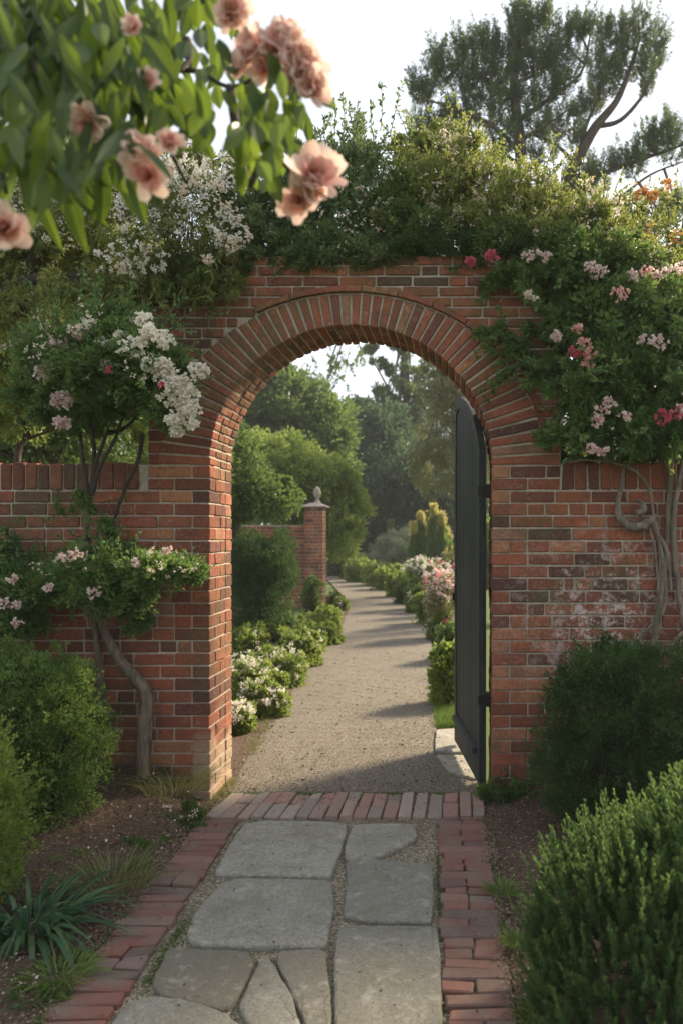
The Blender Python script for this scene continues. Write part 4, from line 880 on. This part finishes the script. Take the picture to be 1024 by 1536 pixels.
def blossom(c, rad, face, npet=15, label=None):
    rad *= 1.25; g = G(); c = np.array(c); face = np.array(face, float)/np.linalg.norm(face)
    for layer, (k, op, ls) in enumerate(((6, 1.05, 1.0), (5, .75, .95), (4, .4, .8), (3, .15, .6))):
        a0 = rng.random()*6; u_ = nrm(np.cross(face, [.3, .2, .9])); w_ = np.cross(face, u_)
        for q in range(k):
            a = a0+2*pi*q/k+.2*rng.normal(); rad_d = u_*cos(a)+w_*sin(a); D = face*(1-op*.75)+rad_d*op
            blades(g, (c-face*rad*.35)[None], D[None], rad*1.15*ls*(.9+.2*rng.random()), rad*.85*ls, (face*.25+rvec(1)[0]*.15)[None], 'petal', .22, 6, r=np.array([np.clip(.75-.22*layer+.15*rng.normal(), 0, 1)]), up=(-rad_d*1.2+face*.6)[None])
    g.build('blossom', M['mag_petal'], mg, smooth=True)
for u, v, r_, fx in ((380,75,26,(-.4,-1,.2)),(425,65,30,(.2,-1,.6)),(450,90,28,(.6,-1,.2)),(415,78,22,(0,-1,0)),(458,112,26,(.4,-1,-.1)),(470,132,20,(.8,-1,-.3)),(395,100,20,(-.3,-1,-.3)),(432,50,20,(.1,-.6,1)),(362,95,20,(-1,-.8,.2)),(440,120,18,(.2,-1,-.5)),
                     (470,262,36,(.5,-1,.2)),(448,300,24,(-.2,-1,-.5)),(466,285,20,(.2,-1,-.6)),(215,225,24,(.2,-.8,.6)),(222,262,26,(.1,-1,-.5)),(255,212,17,(.5,-.9,.3)),(132,185,22,(0,-.8,-.5)),(5,342,30,(.4,-1,0)),(350,10,24,(.2,-1,-.2)),(345,25,16,(.2,-1,-.6)),(222,120,14,(.2,-1,0)),(200,40,12,(0,-1,0))):
    Yb = 1.14 if u > 300 else 1.05
    blossom(P(u, v, Yb), r_/F*Yb*K, fx)
P = P0

# ------------------------------------------------------------------ pines
def pine(label, loc, trunk, trad, limbs, clumps, Y, dens=1.0):
    t = thing('pine_tree', label, 'pine tree', loc, 'pine trees behind the wall')
    g = G(); tube(g, trunk, trad, 9, 5, .04); g.build('trunk', M['pine_bark'], t, smooth=True)
    for lm, lr in limbs: g = G(); tube(g, lm, lr, 6, 5, .04); g.build('limb', M['pine_bark'], t, smooth=True)
    allp = np.concatenate([np.array(smooth_path(trunk, 8))]+[np.array(smooth_path(l_, 8)) for l_, _ in limbs])
    g = G(); gt = G()
    for (u, v, ru, rv, tilt) in clumps:
        c = P(u, v, Y); rx, rz = ru/F*Y*.92, rv/F*Y*.62; ry = max(rx, .5)*.8
        j = np.argmin(np.linalg.norm(allp-(c-np.array([0, 0, rz*.5])), axis=1)); a = allp[j]
        tube(gt, [a, (a+c)/2-np.array([0, 0, .06]), c-np.array([0, 0, rz*.2])], [.03, .022, .01], 5, 3)
        nt = int((16+ru*rv*.040)*dens); off = rvec(nt)*(rng.random(nt)**.45)[:, None]*np.array([rx, ry, rz]); b0 = c+off
        sd = nrm(np.array([tilt*.5, 0, 1.0])+.45*off/np.array([rx, ry, rz])*np.array([1, 1, .4])+.25*rvec(nt)); sl = .22+.22*rng.random(nt)
        for q in range(0, nt, 3): tube(gt, [c-np.array([0, 0, rz*.3])+off[q]*.3, b0[q]], [.010, .005], 4, 1)
        nn = 46; tt = rng.random((nt, nn)); pp = b0[:, None]+sd[:, None]*(sl[:, None]*tt)[..., None]; D = sd[:, None]*.75+rvec(nt*nn).reshape(nt, nn, 3)*.8
        leaves(g, pp.reshape(-1, 3), D.reshape(-1, 3), .10*(1.15-.5*tt.ravel()), .013, r=np.clip(np.repeat(.35+.25*rng.normal(size=nt), nn)+.25*tt.ravel()+.1*rng.normal(size=nt*nn), 0, 1))
    g.build('foliage', M['pine'], t); gt.build('twigs', M['pine_bark'], t)
Y1 = 14.0
pine('tall dark pine with a broad bushy crown standing behind the arch wall', (P(785,0,Y1)[0], Y1, 0),
     [(P(785,0,Y1)[0], Y1, -.1), P(783,400,Y1), P(782,270,Y1), P(778,200,Y1), P(770,130,Y1), P(778,60,Y1), P(786,25,Y1)], [.16,.14,.12,.10,.08,.05,.02],
     [([P(780,230,Y1), P(740,190,Y1-.2), P(690,165,Y1-.4), P(640,150,Y1-.5)], [.05,.03,.015]), ([P(778,180,Y1), P(820,150,Y1+.2), P(870,110,Y1+.3), P(885,50,Y1+.3)], [.05,.03,.015]),
      ([P(772,150,Y1), P(730,120,Y1), P(690,95,Y1)], [.04,.02]), ([P(780,210,Y1), P(830,180,Y1-.2), P(870,150,Y1-.3)], [.04,.02,.01]), ([P(782,250,Y1), P(730,215,Y1+.3), P(670,205,Y1+.3)], [.035,.018])],
     [(790,45,34,34,0),(770,75,42,32,0),(735,90,35,25,-.2),(690,88,22,22,-.3),(665,118,28,22,-.3),(640,150,24,14,-.5),(625,140,10,10,-.4),(705,130,35,18,-.2),(740,120,40,28,0),(800,110,42,32,0),(828,85,28,28,.3),(850,62,20,22,.5),(872,50,14,24,.5),(845,110,28,16,.4),(750,155,40,18,0),(700,168,40,12,-.2),(800,155,45,18,.2),(835,140,30,13,.4),(650,190,35,12,-.2),(690,195,32,14,-.2),(740,190,38,18,0),(800,195,45,13,.2),(755,222,24,12,0),(735,250,24,12,0),(815,240,25,9,0),(780,20,10,14,0),(815,35,8,14,.2),(655,95,8,14,0),(720,70,14,14,0),(680,265,40,18,0),(640,210,28,14,0)], Y1)
Y2 = 15.0
bx = P(845,0,Y2)[0]
pine('leaning pine with a forked bare trunk at the right behind the wall', (bx, Y2, 0),
     [(bx-.2, Y2, -.1), P(838,420,Y2), P(850,280,Y2), P(868,235,Y2), P(893,190,Y2), P(925,150,Y2), P(945,100,Y2), P(958,60,Y2)], [.17,.15,.13,.11,.09,.06,.04,.02],
     [([P(893,190,Y2), P(930,180,Y2), P(965,140,Y2), P(985,90,Y2)], [.05,.035,.015]), ([P(868,235,Y2), P(878,190,Y2), P(895,150,Y2), P(905,100,Y2)], [.045,.03,.012]), ([P(850,290,Y2), P(900,262,Y2), P(960,240,Y2), P(1030,215,Y2)], [.06,.04,.02]), ([P(862,245,Y2), P(830,215,Y2), P(790,200,Y2)], [.04,.02]),
      ([P(895,315,Y2), P(930,295,Y2), P(975,262,Y2), P(1030,240,Y2)], [.04,.025,.012]), ([P(842,330,Y2), P(895,315,Y2)], [.05,.04])],
     [(958,50,22,22,.3),(975,75,18,24,.4),(985,95,9,24,.4),(930,60,24,22,.2),(905,60,16,24,.1),(935,90,28,22,.3),(900,95,22,22,.1),(895,125,20,18,0),(960,110,18,18,.5),(970,135,14,14,.4),(925,120,16,13,.3),(905,145,18,12,.1),(868,170,22,10,.1),(888,165,14,12,.1),(845,195,35,9,.2),(820,205,25,10,.1),(862,215,14,9,.1),(1000,215,28,10,.2),(970,228,28,12,.2),(1030,210,30,14,.3),(940,245,32,11,.2),(905,255,30,12,.1),(880,270,28,13,0),(950,262,22,8,.1),(1005,240,25,8,.2),(870,290,25,12,0),(1000,325,20,12,.1),(1020,315,24,14,.1),(1000,195,8,10,.1),(975,210,7,10,.1),(880,285,30,10,0)], Y2)

# ------------------------------------------------------------------ trees and shrubs behind the walls
def tree(name, label, base, tpts, trad, blobs, n, L, mat, nclump, cr=.2, shell=.5, group=None, upb=.1, cat='tree', Wr=.6, nl=6):
    t = thing(name, label, cat, base, group)
    g = G(); tube(g, tpts, trad, 9, 5, .05); g.build('trunk', M['dark_bark'], t, smooth=True)
    top = np.array(smooth_path(tpts, 6))
    for k, b in enumerate(blobs*(1+nl//max(1, len(blobs)))):
        if k >= max(nl, len(blobs)): break
        c = np.array(b[:3])+rvec(1)[0]*np.array(b[3:6])*.4; j = int(len(top)*(.45+.5*rng.random())); j = min(j, len(top)-1)
        g = G(); tube(g, [top[j], (top[j]+c)/2+np.array([0, 0, .1]), c], [trad[0]*.4, trad[0]*.22, trad[0]*.08], 5, 4); g.build('limb', M['dark_bark'], t, smooth=True)
    g = G(); Pn, D, r = crown_pts(blobs, n, nclump=nclump, cr=cr, shell=shell, upb=upb); ok = Pn[:, 2] > .02; Pn, D, r = Pn[ok], D[ok], r[ok]
    leaves(g, Pn, D, L*(.7+.6*rng.random(len(Pn))), L*Wr*(.7+.5*rng.random(len(Pn))), r=r); g.build('crown', M[mat], t); return t
# left, behind the low wall
for i, (u, v, ru, rv, Y, mt, lab) in enumerate(((60,600,110,95,7.5,'mid','mid green leafy tree behind the left wall at the picture edge'),(215,660,120,75,10,'bright','sunny light green shrub glimpsed between the rose stems'),(110,470,190,90,11.5,'mid','broad green tree high behind the left wall'),(-80,640,130,130,8.5,'bright','bright green tree crown far left behind the wall'))):
    c = P(u, v, Y)
    bl = [blob(u+ru*a, v+rv*b_, Y, ru*.5, rv*.5, .9) for a, b_ in ((0,0),(-.5,.2),(.5,.15),(.1,-.5),(-.4,-.35),(.45,-.3),(0,.55),(.6,.5),(-.6,.6))]
    tree('leafy_tree', lab, (c[0], Y, 0), [(c[0], Y, -.1), (c[0]+.1, Y, c[2]*.5), tuple(c)], [.10,.08,.03], bl, 17000, .06, mt, 330, group='trees behind the left wall')
c = P(30, 700, 5.5)
tree('young_tree', 'slim young tree with sunny yellow green leaves close behind the left wall', (c[0], 5.5, 0), [(c[0], 5.5, -.1), tuple(P(25,720,5.5)), tuple(P(42,650,5.5)), tuple(P(60,580,5.5))], [.03,.025,.02,.01],
     [blob(20,560,5.5,60,60,.3), blob(30,620,5.5,50,38,.25), blob(70,510,5.5,60,40,.3), blob(-20,500,5.6,60,70,.3), blob(90,590,5.6,30,40,.2), blob(230,650,5.8,26,26,.2)], 19000, .034, 'bright', 420, .17, .42)
# through the arch
tree('domed_tree', 'rounded dark green tree at the upper left of the arch opening', (P(430,0,26)[0], 26, 0), [(P(430,0,26)[0], 26, -.1), P(430,760,26), P(430,640,26)], [.3,.25,.1],
     [blob(400,620,26,60,60,2), blob(450,610,26,55,50,2), blob(480,640,26,50,50,2), blob(400,570,26,40,30,1.5), blob(430,580,25.5,40,28,1.5), blob(500,680,26,35,50,1.5), blob(350,640,26,60,80,2), blob(450,680,25.5,60,50,1.5), blob(400,700,26,80,60,2)], 38000, .17, 'mid', 560, .2, .4)
tree('golden_tree', 'light yellow green tree leaning over the far brick pillar', (P(440,0,19.5)[0], 19.5, 0), [(P(440,0,19.5)[0], 19.5, -.1), P(440,800,19.5), P(440,720,19.5)], [.14,.1,.05],
     [blob(470,720,19.5,50,42,1.2), blob(515,760,19.8,38,45,1), blob(420,690,19.5,50,40,1.2), blob(500,715,19.6,38,26,1), blob(380,740,19.3,50,60,1.2), blob(440,770,19.8,50,40,1), blob(505,810,19.8,35,30,1), blob(530,745,19.8,22,14,.8), blob(375,690,19.2,45,45,1.2), blob(430,820,20.2,60,30,1)], 42000, .10, 'bright', 700, .17, .4)
tree('leafy_tree', 'mid green shrub tree against the left side of the arch opening', (P(355,0,12)[0], 12, 0), [(P(355,0,12)[0], 12, -.1), P(355,800,12), P(355,720,12)], [.1,.08,.04],
     [blob(365,720,12,42,60,.6), blob(400,752,12,46,26,.6), blob(355,755,12,50,34,.6), blob(430,740,12.2,24,24,.4), blob(340,680,12,40,50,.6)], 15000, .065, 'mid', 300, .2, .4)
tree('dark_tree', 'dark blue green tree mass in the centre of the arch opening', (P(560,0,34)[0], 34, 0), [(P(560,0,34)[0], 34, -.1), P(560,800,34), P(560,700,34)], [.35,.3,.1],
     [blob(550,680,34,45,60,2.5), blob(590,720,34,55,70,2.5), blob(640,740,34,60,70,2.5), blob(560,770,33,60,50,2), blob(540,620,34,22,30,1.5), blob(620,800,33,80,40,2), blob(580,640,34,40,35,2), blob(700,760,34,60,90,2.5), blob(540,810,33,50,40,2), blob(490,760,36,50,80,2)], 52000, .19, 'deep', 640, .2, .4)
ct = tree('tall_thin_tree', 'tall open tree with a slender straight trunk seen through the arch', (P(612,0,38)[0], 38, 0), [(P(612,0,38)[0], 38, -.1), P(612,780,38), P(610,640,38), P(606,540,38), P(604,420,38)], [.24,.20,.17,.12,.07],
     [blob(590,560,38,22,14,1.44), blob(570,600,38,24,16,1.44), blob(625,590,38,20,14,1.44), blob(600,640,38,40,22,1.76), blob(560,640,38,20,20,1.28), blob(640,560,38,22,18,1.44), blob(570,545,38,18,12,1.12), blob(600,520,38,30,14,1.60), blob(555,525,38,14,10,0.96), blob(640,620,38,25,30,1.60), blob(580,680,38,40,30,1.92), blob(600,470,38,80,30,2.40), blob(605,575,38,30,30,1.60), blob(580,620,38,30,24,1.60), blob(630,670,38,30,34,1.60), blob(595,700,38,35,30,1.60)], 34000, .17, 'mid', 230, .2, .5, nl=14)
g = G(); gs = G()
Yh = 30
for pts in ([(604,430),(560,470),(500,480),(440,500)], [(560,470),(520,500),(505,540),(480,600)], [(500,480),(470,510),(440,540)], [(520,480),(500,530),(490,570)]):
    tube(gs, [P(u, v, 38 if i == 0 and u == 604 else Yh) for i, (u, v) in enumerate(pts)], [.05,.03,.012], 5, 5)
bs = [P(u+rng.normal()*9, v+rng.normal()*9, Yh+rng.normal()*.8) for u, v in ((375,545),(395,560),(415,540),(435,530),(440,555),(465,560),(490,575),(480,545),(500,525),(505,560),(488,600),(470,520),(520,520),(478,585),(540,520),(530,535)) for _ in range(3)]
sprigs(g, gs, bs, rvec(len(bs))*.7+np.array([0, 0, -.5]), .80, 22, .15, .6, .4, .014)
gs.build('hanging_branches', M['dark_bark'], ct); g.build('hanging_leaves', M['mid'], ct)
wt = tree('weeping_tree', 'pale olive weeping tree on the right side of the arch opening', (P(680,0,21)[0], 21, 0), [(P(690,0,21)[0], 21, -.1), P(690,780,21), P(680,600,21), P(670,480,21)], [.2,.17,.1,.05],
     [blob(660,580,21,28,40,1.2), blob(680,620,21,35,50,1.4), blob(650,650,21,30,50,1.2), blob(690,560,21,30,40,1.2), blob(640,700,21,26,50,1), blob(690,690,21,35,60,1.4), blob(650,540,21,26,22,1), blob(720,620,21,40,80,1.5), blob(670,500,21,50,30,1.4), blob(760,650,21,50,120,1.5)], 32000, .11, 'olive', 420, .2, .45, upb=-1.2, Wr=.35)
tree('dark_tree', 'low dark tree in front of the slender trunk at the end of the garden', (P(590,0,33)[0], 33, 0), [(P(590,0,33)[0], 33, -.1), P(590,830,33), P(590,780,33)], [.16,.14,.08],
     [blob(605,750,33,40,46,1.5), blob(570,745,33.4,34,40,1.5), blob(640,770,33,36,40,1.5), blob(600,800,33,60,30,1.5), blob(560,790,33.5,30,30,1.3)], 26000, .15, 'deep', 420, .18, .42)
# shrubs beside the far path
def shrub(name, label, u, v, Y, ru, rv, rd, n, L, mat, fl=None, group=None, upb=.4, cat='shrub', lobes=5, Wr=.6, cr=.2):
    c = P(u, v, Y); bl = []
    for k in range(lobes): bl.append(blob(u+ru*.45*rng.uniform(-1, 1), v+rv*.35*rng.uniform(-1, 1), Y+rd*.3*rng.uniform(-1, 1), ru*.62, rv*.68, rd*.7))
    zl = c[2]-rv/F*Y*.75
    if zl > .05:
        for k in range(4): bl.append((c[0]+ru/F*Y*.45*rng.uniform(-1, 1), Y+rd*.3*rng.uniform(-1, 1), zl*.5, ru/F*Y*.55, rd*.6, zl*.55+.05))
        n = int(n*1.35)
    t = thing(name, label, cat, (c[0], Y, 0), group)
    g = G(); zlow = c[2]-rv/F*Y
    Pn, D, r = crown_pts(bl, n, nclump=max(30, n//55), cr=cr, shell=.35, upb=upb)
    if zlow < .5:
        low = (rng.random(len(Pn)) < .25); Pn[low, 2] *= rng.random(low.sum())
    Pn[:, 2] = np.maximum(np.abs(Pn[:, 2]), .01); leaves(g, Pn, D, L*(.7+.6*rng.random(len(Pn))), L*Wr, r=r); g.build('foliage', M[mat], t)
    gs = G()
    for k in range(7):
        b = bl[k % lobes]; e = np.array(b[:3])+rvec(1)[0]*np.array(b[3:6])*.6; e[2] = max(e[2], .06); tube(gs, [(c[0]+.05*rng.normal(), Y+.05*rng.normal(), -.02), ((c[0]+e[0])/2, (Y+e[1])/2, e[2]*.6), e], [.016*Y/8, .010*Y/8, .004*Y/8], 5, 3)
    gs.build('stems', M['dark_bark'], t)
    for f3 in (fl or []): speckle(f3[3] if len(f3) > 3 else 'small_blossoms', f3[0], t, [(b[0], b[1]-.04, b[2]+b[5]*.15, b[3], b[4], b[5]) for b in bl], f3[1], f3[2], nclump=f3[1]//4+3, cr=.13, shell=.15, lo=-.1)
    return t
shrub('round_shrub', 'dark green ball shaped shrub in front of the far brick wall', 392, 866, 10.3, 60, 80, .5, 38000, .032, 'darkbox', lobes=7, cr=.12)
shrub('pillar_shrub', 'small leafy shrub at the foot of the brick pillar', 472, 885, 15.2, 19, 28, .25, 3500, .05, 'mid')
low = [(488,920,13.5,30,20,'border plant clump nearest the pillar beside the path'),(440,935,11.5,45,26,'wide green border clump below the round shrub'),(490,945,11.2,28,17,'small border clump touching the bend of the path edge'),(390,950,9.8,45,24,'border clump beneath the round shrub at left'),
       (420,990,8.0,42,34,'white flecked border clump midway along the left border'),(375,1010,7.0,38,48,'white flecked border clump beside the arch jamb'),(395,1045,6.7,34,40,'tallest white flecked clump close to the path'),(358,1070,6.1,28,46,'nearest white flecked clump against the arch jamb'),(450,965,9.3,30,26,'light green clump behind the white flecked ones'),(462,952,10.4,26,20,'flat light clump between the middle and far border plants'),(402,1020,7.4,26,30,'small clump tucked between two white flecked plants'),(502,896,17.4,16,14,'small clump right of the pillar foot at the path edge'),(514,905,16.2,12,12,'tiny clump at the inside of the far path curve'),(436,968,9.9,24,22,'yellowish clump behind the white flecked plants')]
for i, (u, v, Y, ru, rv, lab) in enumerate(low):
    Yc = Y; shrub('border_plant', lab, u, v+rv*.18, Yc, ru*1.05, rv*.8, ru/F*Yc*.9, 6500 if Yc < 9 else 4200, .034 if Yc < 9 else .042, 'bright', [('white_petal', 560 if 3 < i < 8 else 90, .015)] if i > 2 else None, 'plants of the left border', .6)
# right of the path
shrub('leafy_plant', 'leafy green plant beside the path just left of the open gate', 678, 1000, 7.2, 28, 50, .24, 6500, .05, 'bright')
shrub('leafy_plant', 'dark leafy plant under the pink flowering shrub', 672, 955, 9.7, 26, 36, .3, 4500, .045, 'mid')
shrub('pink_shrub', 'pink and white flowering shrub beside the right path edge', 668, 896, 11.8, 34, 48, .4, 9000, .036, 'olive', [('pale_pink', 1100, .024), ('hot_pink', 150, .034, 'deep_pink_blossoms')])
shrub('pink_shrub', 'pale pink flowering shrub between the white shrub and the deeper pink one', 654, 880, 13.6, 26, 42, .35, 6500, .038, 'mid', [('pale_pink', 1000, .026), ('hot_pink', 60, .032, 'deep_pink_blossoms')])
shrub('white_shrub', 'round white flowering shrub at the right path edge', 630, 866, 16.5, 30, 32, .4, 4200, .04, 'mid', [('white_petal', 1100, .028)])
shrub('russet_shrub', 'russet and green shrub behind the pink one next to the gate', 688, 855, 15.5, 34, 38, .5, 5200, .045, 'olive', [('orange_leaf', 80, .022, 'russet_leaves')])
shrub('grey_shrub', 'silvery grey green shrub at the far bend of the path', 594, 826, 30, 46, 32, 1.2, 17000, .12, 'grey', Wr=.3, upb=1.2)
shrub('pale_bush', 'pale fuzzy bush beside the pillar at the end of the path', 512, 815, 33, 32, 24, 1.0, 7000, .12, 'olive')
for i, (u, v, Y, ru, rv, lab) in enumerate(((512,845,30.5,26,15,'low hedge plant at the far end of the path'),(552,853,26.5,28,17,'second low hedge plant along the far path curve'),(590,865,22.5,28,19,'low hedge plant below the silvery shrub'),(620,884,18,26,20,'bright low plant on the outside of the path curve'),(644,908,13.8,18,24,'low green plant between white shrub and path'),(656,940,11.6,14,24,'low green plant below the white shrub at the path edge'),(533,849,28.5,22,13,'far hedge clump before the pale fuzzy bush'),(572,859,24.5,24,16,'hedge clump in front of the silvery shrub'),(606,875,20,22,18,'hedge clump where the far path begins to curve'),(633,897,15.8,20,20,'green clump just left of the white shrub'))):
    shrub('hedge_plant', lab, u, v, Y, ru*1.25, rv*1.1, ru/F*Y*1.0, 6500, .003*Y+.012, 'bright' if i % 3 else 'mid', None, 'low plants right of the path')
# grey upright spikes and yellow tipped columnar conifer
for u, v0_, w_, lab in ((586,782,8,'tall pale spire plant behind the silvery shrub'),(610,790,8,'second pale spire plant right of the taller one'),(640,798,7,'short pale spire plant nearest the golden conifer')):
    Y = 31.0; c = P(u, 0, Y); g = G(); n = 2400; zt_ = P(u, v0_, Y)[2]; z = rng.random(n)*zt_; w = w_/F*Y*(1-.55*(z/zt_))
    a = rng.random(n)*2*pi; rr = w*np.sqrt(rng.random(n)); leaves(g, np.stack([c[0]+rr*np.cos(a), Y+rr*np.sin(a), z], 1), np.stack([np.cos(a)*.5, np.sin(a)*.5, np.ones(n)], 1), .14, .05)
    tag(g.build('spire_plant', M['olive'], loc=(c[0], Y, 0)), lab, 'plant', 'pale spire plants')
Y = 26; gc = thing('golden_conifer', 'columnar conifer with yellow tips behind the path bend', 'conifer', (P(645,0,Y)[0], Y, 0)); g = G(); gg = G()
for (u, vt_, wd) in ((630,775,12),(643,792,12),(656,788,12),(650,764,13),(669,800,12),(620,792,9),(662,776,11)):
    zt_ = P(u, vt_, Y)[2]; n = 3600; z = rng.random(n)*zt_; yo = .25*rng.normal(); w = wd/F*Y*np.clip((1-(z/zt_)**3), .10, 1)*(1+.18*np.sin(z*9+u))
    a = rng.random(n)*2*pi; rr = w*np.sqrt(rng.random(n)); x0 = P(u, 0, Y)[0]; q = np.stack([x0+rr*np.cos(a), Y+yo+rr*np.sin(a), z], 1); D = np.stack([np.cos(a)*.35, np.sin(a)*.35, np.ones(n)], 1)
    leaves(g, q, D, .12, .035); m_ = (z > zt_*(.80+.12*rng.random(n))) & (rng.random(n) < .8); leaves(gg, q[m_]+np.array([0, 0, .06])+.04*rng.normal(size=(int(m_.sum()), 3)), D[m_]+rvec(int(m_.sum()))*.5, .15, .04)
g.build('foliage', M['box'], gc); gg.build('tips', M['gold'], gc)
# background belt of woodland
g = G(); bl = [(x, 62+6*rng.random(), 3.5+2*rng.random(), 7, 4, 5.0+1.5*rng.random()) for x in np.arange(-75, 75, 8)]
Pn, D, r = crown_pts(bl, 60000, nclump=1500, cr=.22, shell=.4); ok = Pn[:, 2] > 0; leaves(g, Pn[ok], D[ok], .5, .32, r=r[ok]); tag(g.build('far_woodland', M['deep']), 'distant belt of dark woodland closing the garden', 'woodland', kind='stuff')
# green seen past the hinge side of the gate
shrub('gate_shrub', 'green shrub seen through the slit between gate and pier', 748, 800, 24.0, 45, 60, 1.0, 9000, .10, 'bright')

# ------------------------------------------------------------------ light summer haze in the air
m = bpy.data.materials.new('haze'); m.use_nodes = True; n = m.node_tree.nodes; n.remove(n['Principled BSDF'])
pv = n.new('ShaderNodeVolumePrincipled'); pv.inputs['Density'].default_value = .0013; pv.inputs['Color'].default_value = (.93, .95, .97, 1); pv.inputs['Anisotropy'].default_value = .1
m.node_tree.links.new(pv.outputs[0], n['Material Output'].inputs['Volume'])
g = G(); X0, X1, Y0_, Y1_, Z0, Z1 = -225, 225, -65, 325, -1.5, 19
V = [(x, y, z) for x in (X0, X1) for y in (Y0_, Y1_) for z in (Z0, Z1)]
g.add(V, np.array([[0,1,3,2],[4,6,7,5],[0,4,5,1],[2,3,7,6],[0,2,6,4],[1,5,7,3]])); tag(g.build('haze', m), kind='stuff')
